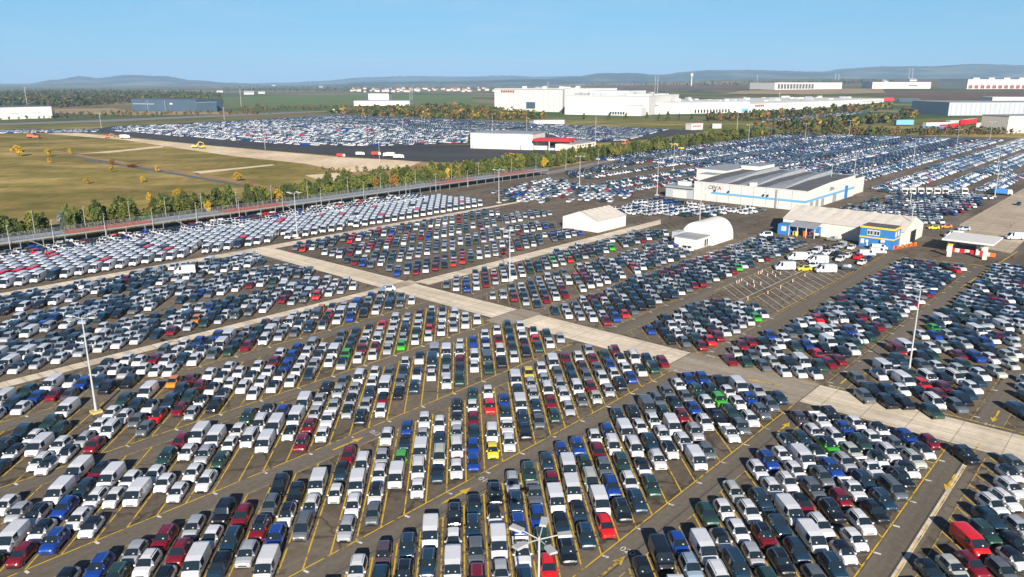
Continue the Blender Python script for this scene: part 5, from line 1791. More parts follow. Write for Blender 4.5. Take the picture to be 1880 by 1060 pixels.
for i in range(len(edges) - 1):
    x0, x1 = edges[i], edges[i + 1]
    o = part('deck_panel', M['redoxide'] if i % 2 else M['deckgrey'], t_, lambda mb: [mb.box(x0 + k * 5 + .06, min(x0 + (k + 1) * 5, x1) - .06, .02, DW - .02, DZ + .003, DZ + .1 + .01 * (k % 2)) for k in range(int((x1 - x0) / 5) + 1) if min(x0 + (k + 1) * 5, x1) - (x0 + k * 5) > .4])
    if i % 2:
        part('rail_infill', M['redoxide'], t_, lambda mb: mb.box(x0, x1, -.03, .0, DZ + .15, DZ + .75))
nb = 48
for k in range(nb + 1):
    x = DL * k / nb
    for y in (.12, DW - .12):
        part('column', M['steel'], t_, lambda mb: mb.box(x - .1, x + .1, y - .1, y + .1, 0, DZ - .46))
for y in (0.05, DW - .05):
    def f(mb, y=y):
        for z_ in (.35, .75, 1.15):
            mb.box(0, DL, y - .035, y + .035, DZ + .1 + z_ - .035, DZ + .1 + z_ + .035)
        for k in range(int(DL / 2.0) + 1):
            mb.box(k * 2.0 - .04, k * 2.0 + .04, y - .045, y + .045, DZ + .12, DZ + 1.3)
    part('railing', M['steel'], t_, f)
for px in (50, 318, 520):
    x = b_at(px, DC0, 1) - DB0
    part('stair', M['steel'], t_, lambda mb, x=x: mb.prism([0] * 4, [[(x, y, DZ), (x, y, DZ + .25), (x + 5, y, .25), (x + 5, y, 0)] for y in (-1.2, -.1)]))

# ---- lamp masts
def mast(p, hgt, heads, label, group, r0=.16, name='lamp_mast'):
    t_ = thing(name, (p.x, p.y, 0.03), LOTROT, label, 'lamp mast', group)
    mb = MB()
    mb.tube((0, 0, 0), (0, 0, 1.6), r0 * 1.7, r0 * 1.5, 10)
    mb.tube((0, 0, 1.6), (0, 0, hgt), r0 * 1.25, r0 * .6, 10)
    mb.build('pole', M['pole'], t_)
    if hgt > 11:
        mb = MB()
        mb.box(-.7, .7, -.7, .7, 0, .35)
        mb.build('footing', M['sandyellow'] if 'yellow base' in label else M['concretewall'], t_)
    if heads == 1:
        mb = MB()
        mb.box(-.05, .5, -.1, .1, hgt, hgt + .09)
        mb.build('lamp', M['pole'], t_)
        return t_
    for k in range(heads):
        a_ = 2 * math.pi * k / heads + .5
        d = Vector((math.cos(a_), math.sin(a_), 0))
        mb = MB()
        mb.tube((0, 0, hgt - .25), d * 1.5 + Vector((0, 0, hgt + .05)), .05, .045, 6)
        mb.build('arm', M['pole'], t_)
        mb = MB()
        n_ = Vector((-d.y, d.x, 0))
        q = d * 1.5 + Vector((0, 0, hgt + .02))
        pts = lambda z_, s_: [q + d * u + n_ * v * s_ + Vector((0, 0, z_ + u * .05)) for u, v in ((-.1, -.28), (.95, -.34), (.95, .34), (-.1, .28))]
        mb.rings([pts(-.06, 1), pts(.12, .85)])
        mb.build('lamp', M['pole'], t_)
    return t_


ORD = ['first', 'second', 'third', 'fourth', 'fifth', 'sixth', 'seventh', 'eighth', 'ninth', 'tenth', 'eleventh', 'twelfth', 'thirteenth', 'fourteenth', 'fifteenth']
near_masts = [(ground_at(990, 986, 15.0), 15, 5, 'tall five-lamp mast rising through the bottom edge among cars'), (ground_at(177, 758), 15, 4, 'tall white lamp mast on a yellow base left of the van rows'), (ground_at(1668, 686), 15, 4, 'tall lamp mast among dark cars on the far right'),
              (ground_at(936, 516), 13, 4, 'slim lamp mast beside the pale road in the centre'), (ground_at(546, 438), 14.5, 4, 'lamp mast in front of the white van block'), (ground_at(1284, 415), 14, 4, 'lamp mast standing behind the barrel tent'),
              (ground_at(1206, 359), 14.5, 4, 'lamp mast at the left of the grey annex'), (ground_at(1064, 342), 14, 4, 'lamp mast in the loose rows left of the annex'), (ground_at(1236, 313), 14.5, 4, 'lamp mast by the tree row beyond the annex'),
              (ground_at(1668, 447), 13, 4, 'thin lamp mast behind the blue site office'), (ground_at(1826, 362), 15, 4, 'lamp mast by the pale apron near the box vans'), (ground_at(1522, 362), 14, 4, 'lamp mast beside the right wall of the workshop hall'),
              (ground_at(1567, 330), 14, 4, 'lamp mast in the dense rows behind the workshop hall'), (ground_at(1676, 302), 15, 4, 'lamp mast at the long aisle right of the dense rows'), (ground_at(1755, 278), 15, 4, 'lamp mast farther along the right long aisle'),
              (ground_at(1817, 257), 15, 4, 'lamp mast at the far end of the right long aisle'), (ground_at(1477, 264), 16, 4, 'lamp mast at the top edge of the dense rows'), (ground_at(1558, 256), 16, 4, 'lamp mast before the autumn trees at the lot end'),
              (ground_at(1374, 262), 14, 4, 'lamp mast beside the green tree row near its end'), (ground_at(916, 373), 13.5, 4, 'lamp mast at the right end of the steel deck'), (ground_at(1670, 380), 12, 4, 'lamp mast among the white cars behind the marquee'),
              (ground_at(1830, 315), 14, 4, 'lamp mast between the far right rows')]
for p, hg, n_, lab in near_masts:
    mast(p, hg, n_, lab, 'lamp masts of the car park', .13)
for k, px in enumerate((65, 158, 240, 306, 372, 436, 500, 566, 640, 700, 764, 830, 880, 940, 985, 1040, 1100)):
    b_ = b_at(px, 262, 3)
    mast(W(b_, 262.4), 9.5, 1, ORD[k] + ' thin lamp post from the left behind the steel parking deck' if px < 990 else ORD[k - 15] + ' thin lamp post from the left along the path below the tree row', 'thin posts along the deck' if px < 990 else 'thin posts below the tree row', .07, 'lamp_post')
for k, px in enumerate((20, 100, 195, 282, 362, 440, 520, 590, 668, 745, 800, 858)):
    b_ = b_at(px, 252.6, 0)
    mast(W(b_, 252.4), 8.0, 1, ORD[k] + ' thin lamp post from the left at the front edge of the deck', 'thin posts at the deck front', .07, 'lamp_post')

# ================================================================== TREES
def crown_mesh(name, kind, seed, n=900):
    rr = random.Random(seed)
    V, F, T = [], [], []
    def leaf(c, s, tint):
        a_ = Vector((rr.gauss(0, 1), rr.gauss(0, 1), rr.gauss(0, 1))).normalized()
        b_ = a_.orthogonal().normalized()
        c2 = a_.cross(b_)
        i = len(V)
        k = rr.uniform(.5, .8)
        V.extend([tuple(c - b_ * s), tuple(c + c2 * s * k + a_ * s * .2), tuple(c + b_ * s), tuple(c - c2 * s * k + a_ * s * .2)])
        F.append((i, i + 1, i + 2, i + 3))
        T.append(tint)
    lobes = []
    if kind == 'pine':
        for _ in range(24):
            z = rr.uniform(.16, .95)
            rad = (1 - z) ** .75 * .42 + .05
            a_ = rr.uniform(0, 6.28)
            d = rad * rr.uniform(.3, .95)
            lobes.append((Vector((d * math.cos(a_), d * math.sin(a_), z)), rad * rr.uniform(.3, .62), rr.uniform(0, 1)))
        lobes.append((Vector((0, 0, .92)), .09, .6))
    else:
        for _ in range(13):
            a_ = rr.uniform(0, 6.28)
            d = rr.uniform(.05, .36)
            z = rr.uniform(.3, .85)
            lobes.append((Vector((d * math.cos(a_), d * math.sin(a_), z)), rr.uniform(.09, .23), rr.uniform(0, 1)))
    for k in range(n):
        c, r_, tn = lobes[k % len(lobes)]
        d = Vector((rr.gauss(0, 1), rr.gauss(0, 1), rr.gauss(0, 1))).normalized()
        p = c + d * r_ * rr.uniform(.55, 1.05) * Vector((1, 1, .8)).length / 1.62
        p.z = max(.08, p.z)
        leaf(p, rr.uniform(.04, .085), min(1, max(0, tn * .7 + rr.uniform(0, .3))))
    me = bpy.data.meshes.new(name)
    me.from_pydata(V, [], F)
    at = me.color_attributes.new('tint', 'FLOAT_COLOR', 'CORNER')
    at.data.foreach_set('color', np.repeat(np.array([[t, t, t, 1.0] for t in T], np.float32), 4, axis=0).ravel())
    return me


def trunk_mb(hh=.55):
    mb = MB()
    mb.tube((0, 0, 0), (0.01, 0, hh * .5), .03, .022, 7)
    mb.tube((0.01, 0, hh * .5), (0, 0.01, hh), .022, .01, 6)
    for k in range(4):
        a_ = k * 1.7
        mb.tube((0, 0, hh * (.45 + .12 * k)), (.2 * math.cos(a_), .2 * math.sin(a_), hh * (.7 + .12 * k)), .012, .004, 5)
    return mb


TREES = {}


def tree(kind, leafm, p, hgt, wid, label, group, seed, name):
    key = (kind, leafm, seed)
    if key not in TREES:
        t_ = thing(name, p, 0, label, 'tree', group)
        me = crown_mesh('crown', kind, seed * 31 + len(TREES))
        me.materials.append(M[leafm])
        o = bpy.data.objects.new('crown', me)
        COL.objects.link(o)
        o.parent = t_
        trunk_mb().build('trunk', M['bark'], t_)
        TREES[key] = t_
        r_ = t_
    else:
        r_ = copy_tree(TREES[key], p, 0)
        tag(r_, label, 'tree', group)
    r_.location = p
    r_.rotation_euler = (0, 0, trnd.uniform(0, 6.28))
    r_.scale = (wid, wid, hgt)
    return r_


trnd = random.Random(11)
px = -40.0
while px < 1410:
    base = 452 - 0.0 * px
    # the row follows the back of the deck and then the perimeter path
    c = 275 if px < 900 else 275 + (px - 900) / 500 * 21
    b_ = b_at(px, c, 0)
    dist = W(b_, c).length
    step = (2.7 if dist < 450 else 4.0) * trnd.uniform(.7, 1.4)
    gap = (95 < px < 125) or (415 < px < 450)
    for q in range(2 if px < 560 else 3):
        if gap and trnd.random() < .85:
            continue
        if trnd.random() < .08:
            continue
        u = trnd.random()
        p = W(b_ + trnd.uniform(-2, 2), c + q * 5 + trnd.uniform(-2.5, 3.0), -.1)
        seg = ('by the left edge of the meadow' if px < 130 else 'below the open brown meadow' if px < 270 else 'between the meadow and red deck panels' if px < 400 else 'near the tall orange tree' if px < 560 else 'below the bare sand' if px < 740
               else 'below the dark asphalt' if px < 890 else 'below the white service hall' if px < 1040 else 'below the cream wing' if px < 1130 else 'beside the path of loose cars' if px < 1260 else 'at the far end of the row')
        def size_word(h_, lo, hi):
            return 'short' if h_ < lo + (hi - lo) * .33 else 'tall' if h_ > lo + (hi - lo) * .67 else 'mid-sized'
        if u < .6:
            hgt = trnd.uniform(5.5, 9.5) * (1.03 if 130 < px < 560 else 1.0)
            tree('pine', 'leaf_pine', p, hgt, hgt * trnd.uniform(.7, .95), size_word(hgt, 5.5, 9.5) + ' dark green pine in the tree row ' + seg, 'pines in the tree row ' + seg, trnd.randint(0, 5), 'pine_tree')
        elif u < .93:
            hgt = trnd.uniform(4.5, 8.5)
            tree('round', 'leaf_green', p, hgt, hgt * trnd.uniform(.8, 1.05), size_word(hgt, 4.5, 8.5) + ' olive green leafy tree in the tree row ' + seg, 'leafy trees in the tree row ' + seg, trnd.randint(0, 4), 'leafy_tree')
        elif u < .965:
            hgt = trnd.uniform(4, 7)
            tree('round', 'leaf_orange', p, hgt, hgt * .75, 'rust coloured autumn tree in the tree row ' + seg, 'rust trees in the tree row ' + seg, trnd.randint(0, 2), 'autumn_tree')
        else:
            hgt = trnd.uniform(5, 7)
            tree('round', 'leaf_yellow', p, hgt, hgt * .7, 'yellow autumn tree in the tree row ' + seg, 'yellow trees in the tree row ' + seg, trnd.randint(0, 2), 'autumn_tree')
    px = proj(W(b_ + step, c, 0))[0]
for x_, y_, hgt, wid, m_, lab in ((36, 287, 7.5, 9.5, 'leaf_yellow', 'largest yellow tree on the brown meadow at its left edge'), (90, 287, 5.5, 5, 'leaf_yellow', 'yellow tree second from the left on the meadow'), (130, 284, 4.5, 4.2, 'leaf_yellow', 'small yellow tree at the start of the meadow ditch'),
                                  (91, 300, 3.5, 3, 'leaf_yellow', 'small yellow bush below the second yellow tree'), (206, 304, 4, 3.5, 'leaf_orange', 'rust bush on the ditch bank'), (206, 316, 3.6, 3.2, 'leaf_yellow', 'yellow bush just below the rust bush by the ditch'),
                                  (160, 338, 3.5, 3.0, 'leaf_yellow', 'faint yellow sapling alone in the left meadow'), (262, 335, 3.3, 2.8, 'leaf_yellow', 'yellow sapling in the middle of the meadow'), (289, 316, 3.6, 3, 'leaf_yellow', 'yellow bush by the bend of the ditch'), (436, 333, 5, 4.4, 'leaf_yellow', 'yellow tree beside the right end of the ditch'),
                                  (245, 307, 2.4, 9, 'leaf_orange', 'broad low rust thicket on the ditch bank'), (463, 372, 8.5, 4.6, 'leaf_orange', 'tall narrow orange tree by the deck gap'), (478, 374, 8.5, 5.2, 'leaf_blue', 'pale blue spruce next to the tall orange tree'), (119, 422, 6.5, 5.5, 'leaf_blue', 'pale blue grey tree behind the deck near the left edge'),
                                  (222, 392, 4.5, 3.2, 'leaf_yellow', 'yellow leafy tree above the pines in the left tree row'), (275, 372, 4.5, 3.0, 'leaf_yellow', 'yellow tree standing behind the left tree row'), (942, 300, 6.5, 17, 'leaf_yellow', 'wide golden tree crown in the row right of the dark asphalt'), (327, 362, 4, 4, 'leaf_yellow', 'small yellow tree above the pine group at the deck'), (404, 362, 3, 6, 'leaf_orange', 'low orange bush behind the deck row')):
    p = ground_at(x_, y_)
    tree('round', m_, p - Vector((0, 0, .1)), hgt, wid, lab, 'scattered trees of the meadow', trnd.randint(0, 2), 'autumn_tree')


# woods too deep to count
def wood(name, polys, n, cols, hgt, label, seed, leaves=15):
    rr = random.Random(seed)
    V, F, C = [], [], []
    for pts, share in polys:
        xs, ys = [p[0] for p in pts], [p[1] for p in pts]
        cnt = 0
        tries = 0
        while cnt < n * share and tries < n * 40:
            tries += 1
            x, y = rr.uniform(min(xs), max(xs)), rr.uniform(min(ys), max(ys))
            ins = False
            j = len(pts) - 1
            for i in range(len(pts)):
                if (pts[i][1] > y) != (pts[j][1] > y) and x < (pts[j][0] - pts[i][0]) * (y - pts[i][1]) / (pts[j][1] - pts[i][1]) + pts[i][0]:
                    ins = not ins
                j = i
            if not ins:
                continue
            cnt += 1
            p = ground_at(x, y)
            h_ = hgt * rr.uniform(.6, 1.25)
            wd = h_ * rr.uniform(.3, .5)
            base = rr.choice(cols)
            for k in range(leaves):
                d = Vector((rr.gauss(0, 1), rr.gauss(0, 1), rr.gauss(0, 1))).normalized()
                c_ = p + Vector((d.x * wd * rr.uniform(.4, 1), d.y * wd * rr.uniform(.4, 1), h_ * .55 + d.z * h_ * .42))
                a_ = Vector((rr.gauss(0, 1), rr.gauss(0, 1), rr.gauss(0, 1))).normalized()
                b_ = a_.orthogonal().normalized()
                c2 = a_.cross(b_)
                s = h_ * rr.uniform(.16, .3)
                i = len(V)
                V.extend([tuple(c_ - b_ * s), tuple(c_ + c2 * s * .7), tuple(c_ + b_ * s), tuple(c_ - c2 * s * .7)])
                F.append((i, i + 1, i + 2, i + 3))
                f_ = rr.uniform(.6, 1.4)
                C.append((base[0] * f_, base[1] * f_, base[2] * f_, 1))
    me = bpy.data.meshes.new(name)
    me.from_pydata(V, [], F)
    me.materials.append(M['wood'])
    at = me.color_attributes.new('paint', 'FLOAT_COLOR', 'CORNER')
    at.data.foreach_set('color', np.repeat(np.array(C, np.float32), 4, axis=0).ravel())
    o = bpy.data.objects.new(name, me)
    COL.objects.link(o)
    tag(o, label, 'woodland', kind='stuff')


DG, OG, BR, RU, YE = (.03, .05, .018), (.07, .083, .024), (.09, .07, .035), (.15, .085, .025), (.22, .16, .03)
wood('forest', [([(-30, 172), (130, 168), (300, 170), (405, 175), (408, 192), (240, 190), (100, 199), (-30, 197)], 1)], 1900, [DG, DG, OG, BR, BR, (.06, .07, .03)], 13, 'dark brown and green forest behind the blue grey hall', 1)
wood('tree_belt', [([(590, 207), (700, 203), (840, 198), (905, 206), (960, 212), (1010, 222), (840, 220), (640, 213)], 1)], 620, [DG, DG, OG, OG, OG, RU, RU, YE], 9, 'autumn coloured tree belt left of the white factory', 2)
wood('tree_belt', [([(1270, 224), (1395, 213), (1490, 205), (1620, 197), (1650, 201), (1500, 214), (1400, 222)], .6), ([(1380, 238), (1560, 226), (1690, 214), (1640, 226), (1500, 240)], .4)], 420, [DG, OG, RU, OG, DG, DG, RU, YE], 9, 'autumn trees along the access road right of the factory', 3)
wood('bushes', [([(1335, 250), (1500, 242), (1650, 244), (1880, 240), (1880, 248), (1650, 250), (1480, 250), (1400, 252)], .7), ([(1650, 205), (1760, 196), (1740, 206), (1660, 214)], .3)], 380, [DG, OG, RU, OG, BR], 5.5, 'mixed bushes beyond the far end of the car park', 4)
wood('hedges', [([(400, 160), (600, 158), (900, 160), (960, 164), (640, 169), (420, 170)], .5), ([(960, 156), (1100, 153), (1420, 154), (1640, 150), (1640, 153), (1420, 158), (1100, 158)], .5)], 900, [DG, (.04, .05, .025), BR], 14, 'dark hedgerows and copses in the far plain', 5, 8)
wood('bushes', [([(440, 196), (640, 196), (640, 205), (440, 205)], .4), ([(0, 212), (110, 210), (360, 208), (500, 206), (500, 210), (200, 216), (0, 222)], .6)], 300, [OG, BR, DG, RU], 4.5, 'scrub along the farm track in the left distance', 6)
wood('bushes', [([(560, 308), (640, 326), (800, 318), (900, 303), (900, 298), (780, 310), (640, 316)], .5), ([(1000, 288), (1240, 268), (1240, 262), (1010, 280)], .5)], 120, [RU, YE, OG], 2.6, 'rust coloured scrub on the ochre bank above the tree row', 7)
for px, py, hgt in ((1226, 222, 12), (1247, 220, 8), (1210, 222, 9), (1030, 214, 8), (1072, 219, 8), (1118, 221, 9), (1149, 218, 8), (1187, 218, 9), (1270, 220, 8), (1330, 219, 8), (1420, 224, 9)):
    tree('pine', 'leaf_pine', ground_at(px, py), hgt, hgt * .75, 'single dark conifer on the grass before the white factory', 'conifers before the factory', trnd.randint(0, 5), 'pine_tree')
# ================================================================== FAR BUILDINGS
def front_thing(name, label, cat, pl, pr, group=None):
    """a thing whose local x runs along its front from the left to the right end, y away from us"""
    d = pr - pl
    rot = math.atan2(d.y, d.x)
    t_ = thing(name, (pl.x, pl.y, min(pl.z, pr.z) - .05), rot, label, cat, group)
    return t_, math.hypot(d.x, d.y)


def m_per_px(p):
    return (p - Vector((0, 0, CAMZ))).length / 1404.0


def hall(name, label, L_px, R_px, hgt_px, depth, wall, roof, extras=(), group=None):
    pl, pr = ground_at(*L_px), ground_at(*R_px)
    t_, ln = front_thing(name, label, 'warehouse', pl, pr, group)
    k = m_per_px(pl)
    hh = hgt_px * k
    part('wall', [M[wall]], t_, lambda mb: mb.box(0, ln, 0, depth, -2, hh))
    part('roof', [M[roof]], t_, lambda mb: mb.box(-.3, ln + .3, -.3, depth + .3, hh + .01, hh + .35 + .02 * hh))
    for e in extras:
        nm, m_, u0, u1, v0, v1 = e[:6]
        off = e[6] if len(e) > 6 else .12
        part(nm, [M[m_]], t_, lambda mb: mb.box(u0 * ln, u1 * ln, -off, -.004, v0 * hh, v1 * hh))
    return t_, ln, hh


# white hall with the red canopy across the sand
t_, ln, hh = hall('service_hall', 'plain white hall on the dark asphalt with a red canopy at its right', (864, 272.5), (978, 276), 27, 30, 'tentwhite', 'roofgrey', [('door', 'roofgrey', .02, .035, 0, .3), ('door', 'roofgrey', .80, .82, 0, .3), ('joint', 'roofgrey', .83, .836, 0, 1, .06)])
part('canopy', M['red'], t_, lambda mb: mb.prism([0] * 4, [[(ln + 1, -4, hh * .62), (ln + 1, 14, hh * .62), (ln + 1, 14, hh * .74), (ln + 1, -4, hh * .74)], [(ln + 28, -3, hh * .6), (ln + 28, 14, hh * .6), (ln + 28, 14, hh * .76), (ln + 28, -3, hh * .76)]]))
part('canopy_column', M['white'], t_, lambda mb: mb.box(ln + 13, ln + 13.6, -3, -2.4, 0, hh * .6))
part('entry_wing', [M['white']], t_, lambda mb: mb.box(ln + .1, ln + 26, 4, 20, 0, hh * .55))
part('window', [M['window']], t_, lambda mb: mb.box(ln + 10, ln + 20, 3.9, 3.99, hh * .15, hh * .5))
part('orange_gable', M['orange'], t_, lambda mb: mb.prism([0] * 3, [[(ln + 20, 2.5, hh * .25), (ln + 28, 2.5, hh * .25), (ln + 28, 2.5, hh * .6)], [(ln + 20, 3.9, hh * .25), (ln + 28, 3.9, hh * .25), (ln + 28, 3.9, hh * .6)]]))
t2, l2, h2 = hall('low_wing', 'low cream building with small dark windows right of the red canopy', (1050, 279), (1094, 273), 13, 14, 'cream', 'roofgrey', [('window', 'window', .2 + .11 * k, .26 + .11 * k, .62, .78) for k in range(7)])

# the factory
t_, ln, hh = hall('factory', 'tall white factory block with a small red sign beyond the autumn trees', (908, 203.5), (1036, 206.5), 37, 160, 'tentwhite', 'white', [('emblem', 'darkblue', .47, .6, .12, .42), ('stair_tower', 'roofgrey', .985, 1.0, .0, 1, 1.5)])
for k in range(6):
    part('sign_lettering', M['redoxide'], t_, lambda mb, k=k: mb.box(ln * (.1 + .034 * k), ln * (.126 + .034 * k), -.3, -.004, hh * .84, hh * .94))
part('roof_vent', M['white'], t_, lambda mb: [mb.box(ln * u, ln * u + 5, 12 + 7 * i, 18 + 7 * i, hh + .5, hh + 4.5) for i, u in enumerate((.35, .6, .8))])
f2, l2, h2 = hall('factory', 'middle white factory hall with stepped roof right of the tall block', (1037, 209), (1190, 212), 31, 170, 'white', 'white', [('dark_band', 'roofgrey', .06, .28, .36, .42), ('dark_band', 'roofdark', .3, .56, .22, .26), ('ramp', 'roofgrey', .72, .95, .5, .56)])
part('lower_hall', [M['tentwhite'], M['white']], f2, lambda mb: mb.box(l2 * .08, l2 * .98, -26, -.5, -2, h2 * .42, 0, 1))
part('window', [M['window']], f2, lambda mb: [mb.box(l2 * (.62 + .03 * k), l2 * (.64 + .03 * k), -26.2, -26.01, h2 * .05, h2 * .2) for k in range(6)])
part('roof_vent', M['greyclad'], f2, lambda mb: [mb.box(l2 * (.1 + .08 * k), l2 * (.1 + .08 * k) + 6, 40 + 9 * (k % 3), 47 + 9 * (k % 3), h2 + .5, h2 + 4) for k in range(10)])
f3, l3, h3 = hall('factory', 'long low white factory wing running right behind the parked cars', (1172, 211), (1375, 207), 20, 240, 'tentwhite', 'white', [('dock_door', 'window', .49 + .028 * k, .505 + .028 * k, .05, .36) for k in range(12)] + [('blue_gate', 'stripe', .93, .99, .05, .4)])
for k in range(5):
    part('sign_lettering', M['redoxide'], f3, lambda mb, k=k: mb.box(l3 * (.1 + .014 * k), l3 * (.109 + .014 * k), -.3, -.004, h3 * .7, h3 * .86))
part('roof_vent', M['greyclad'], f3, lambda mb: [mb.box(l3 * (.04 + .075 * k), l3 * (.04 + .075 * k) + 7, 60 + 22 * (k % 4), 68 + 22 * (k % 4), h3 + .6, h3 + 5) for k in range(12)])
part('roof_ridge', M['tentwhite'], f3, lambda mb: mb.prism([0] * 5, [[(l3 * x, y, h3 + .6), (l3 * x, y, h3 + 5), (l3 * (x + .06), y, h3 + 8), (l3 * (x + .13), y, h3 + 5), (l3 * (x + .13), y, h3 + .6)] for x, y in ((.55, 120), (.55, 150))]))
f4, l4, h4 = hall('factory', 'far right white factory wing with long blank wall and red mark', (1376, 207), (1622, 189), 15, 200, 'tentwhite', 'white', [('glass_band', 'greyclad', .8, .99, .62, .8)])
for k in range(5):
    part('sign_lettering', M['redoxide'], f4, lambda mb, k=k: mb.box(l4 * (.03 + .011 * k), l4 * (.038 + .011 * k), -.3, -.004, h4 * .62, h4 * .84))
part('roof_vent', M['greyclad'], f4, lambda mb: [mb.box(l4 * (.05 + .09 * k), l4 * (.05 + .09 * k) + 9, 50 + 25 * (k % 3), 60 + 25 * (k % 3), h4 + .4, h4 + 4.5) for k in range(10)])

fr = random.Random(21)
for root_, l_, h_, d0, d1, n_ in ((t_, ln, hh, 10, 120, 7), (f2, l2, h2, 10, 150, 22), (f3, l3, h3, 15, 220, 34), (f4, l4, h4, 20, 180, 26)):
    for k in range(n_):
        x_, y_, sx, sy, sz = fr.uniform(.02, .94) * l_, fr.uniform(d0, d1), fr.uniform(3, 13), fr.uniform(3, 9), fr.uniform(1.2, 4.2)
        part('roof_unit', M[fr.choice(('white', 'greyclad', 'white', 'roofgrey'))], root_, lambda mb: mb.box(x_, x_ + sx, y_, y_ + sy, h_ + .8, h_ + .8 + sz))
part('upper_hall', [M['tentwhite'], M['greyclad']], f2, lambda mb: (mb.box(l2 * .02, l2 * .62, 60, 150, h2 + .9, h2 * 1.26, 0, 1), mb.box(l2 * .66, l2 * .93, 30, 140, h2 + .9, h2 * 1.1, 0, 1)))
for root_, l_, h_ in ((t_, ln, hh), (f2, l2, h2), (f3, l3, h3), (f4, l4, h4)):
    for k in range(1, 14):
        part('wall_joint', M['roofgrey'], root_, lambda mb: mb.box(l_ * k / 14 - .25, l_ * k / 14 + .25, -.1, -.003, 0, h_ * .98))
    part('gutter', M['roofgrey'], root_, lambda mb: mb.box(0, l_, -.5, -.004, h_ * .985, h_ + .25))
hall('white_hall', 'white two step hall standing alone in the left green fields, lower part', (650, 195), (752, 195), 8, 60, 'tentwhite', 'roofgrey')
hall('white_hall', 'tall white cube rising behind the low hall in the left fields', (677, 191), (714, 191), 17, 50, 'tentwhite', 'roofdark', [('window', 'greyclad', .05, .1, .3, .7), ('window', 'greyclad', .3, .34, .5, .8)])
hall('blue_grey_hall', 'long dark slate blue hall before the forest on the left', (243, 204), (362, 206), 18, 60, 'darkblue', 'darkblue', [('light_band', 'roofgrey', .02, .36, .58, .66), ('drain_pipe', 'roofgrey', .25, .255, 0, .95), ('drain_pipe', 'roofgrey', .52, .525, 0, .95), ('window', 'white', .6, .64, .6, .72)])
hall('blue_grey_hall', 'small dark slate blue extension at the right of the long blue hall', (362, 206), (399, 205), 15, 40, 'darkblue', 'roofgrey')
hall('white_hall', 'long white hall at the left edge before the forest', (-60, 222), (97, 217), 18, 70, 'tentwhite', 'roofdark', [('window', 'greyclad', .5, .6, .45, .52), ('window', 'greyclad', .74, .86, .45, .52)])
hall('grey_hall', 'large pale grey hall at the right edge with ribbed wall', (1740, 213), (1960, 213), 20, 90, 'greyclad', 'roofgrey', [('rib', 'roofgrey', .02 + .04 * k, .024 + .04 * k, 0, .95) for k in range(24)])
hall('white_hall', 'white upper hall behind the pale grey hall at the right edge', (1820, 197), (1960, 197), 14, 60, 'tentwhite', 'white')
hall('cream_shed', 'cream shed at the right edge above the parking rows', (1848, 245), (1930, 243), 25, 30, 'cream', 'roofgrey')
hall('white_shed', 'low white shed at the back of the second lot', (980, 229), (1036, 228), 7, 16, 'tentwhite', 'roofgrey')
hall('billboard_box', 'white box with red writing beside the second lot, left of a pair', (1269, 239), (1290, 238), 10, 8, 'white', 'white', [('sign_lettering', 'red', .15 + .14 * k, .25 + .14 * k, .5, .75) for k in range(5)])
hall('billboard_box', 'plain white box beside the second lot, right of a pair', (1308, 236), (1324, 236), 7, 8, 'white', 'white')
hall('white_shed', 'small white trailer shed above the left end of the second lot', (611, 208), (635, 208), 7, 8, 'white', 'white')
hall('warehouse', 'far warehouse with open dark bays on the right plain', (1422, 165), (1545, 164), 11, 120, 'tentwhite', 'white', [('open_bay', 'roofdark', .04 + .045 * k, .075 + .045 * k, .1, .82) for k in range(12)])
hall('warehouse', 'far white warehouse with sloped left end on the right plain', (1601, 163), (1708, 163), 10, 120, 'tentwhite', 'roofgrey', [('glass_band', 'darkblue', .62, .78, .35, .55)])
w_, lw, hw = hall('warehouse', 'far white warehouse with rows of red dock doors at the right edge', (1775, 164), (1990, 163), 14, 140, 'tentwhite', 'greyclad', [('dock_door', 'redoxide', .01 + .05 * k, .045 + .05 * k, .05, .42) for k in range(19)])
part('roof_vent', M['white'], w_, lambda mb: [mb.box(lw * (.08 + .13 * k), lw * (.13 + .13 * k), 20, 50, hw + .5, hw + 6) for k in range(7)])

# trailers in the yard on the right
def trailer(pl, pr, h_px, m_, lab, dep=2.6):
    a, b = ground_at(*pl), ground_at(*pr)
    t_, ln = front_thing('trailer', lab, 'trailer', a, b, 'trailers in the right yard')
    hh = h_px * m_per_px(a)
    part('box', [M[m_], M['white']], t_, lambda mb: mb.box(0, ln, 0, dep * 2, 1.0, hh, 0, 1))
    part('chassis', [M['black']], t_, lambda mb: (mb.box(.5, ln - .5, .3, dep * 2 - .3, .7, .99), mb.box(1, 4, .2, dep * 2 - .2, 0, .69), mb.box(ln - 5, ln - 1, .2, dep * 2 - .2, 0, .69)))


trailer((1645, 231), (1677, 231), 9, 'stripe', 'light blue trailer left of the other trailers in the right yard')
trailer((1693, 241), (1735, 242), 8, 'blue', 'dark blue trailer in front of the white trailers in the right yard')
trailer((1734, 240), (1760, 236), 9, 'red', 'red trailer next to the dark blue one')
trailer((1700, 235), (1752, 234), 8, 'white', 'white trailer behind the dark blue trailer')
trailer((1743, 231), (1772, 230), 8, 'greyclad', 'grey trailer left of the red and white trailers')
trailer((1772, 231), (1793, 228), 9, 'red', 'red trailer at the right end of the white row')
trailer((1802, 236), (1828, 230), 8, 'white', 'white trailer standing alone near the cream shed')
trailer((1622, 188), (1640, 187), 6, 'red', 'red trailer at the far right end of the factory')
trailer((1650, 189), (1690, 188), 6, 'darkblue', 'dark blue trailer row beyond the factory end')

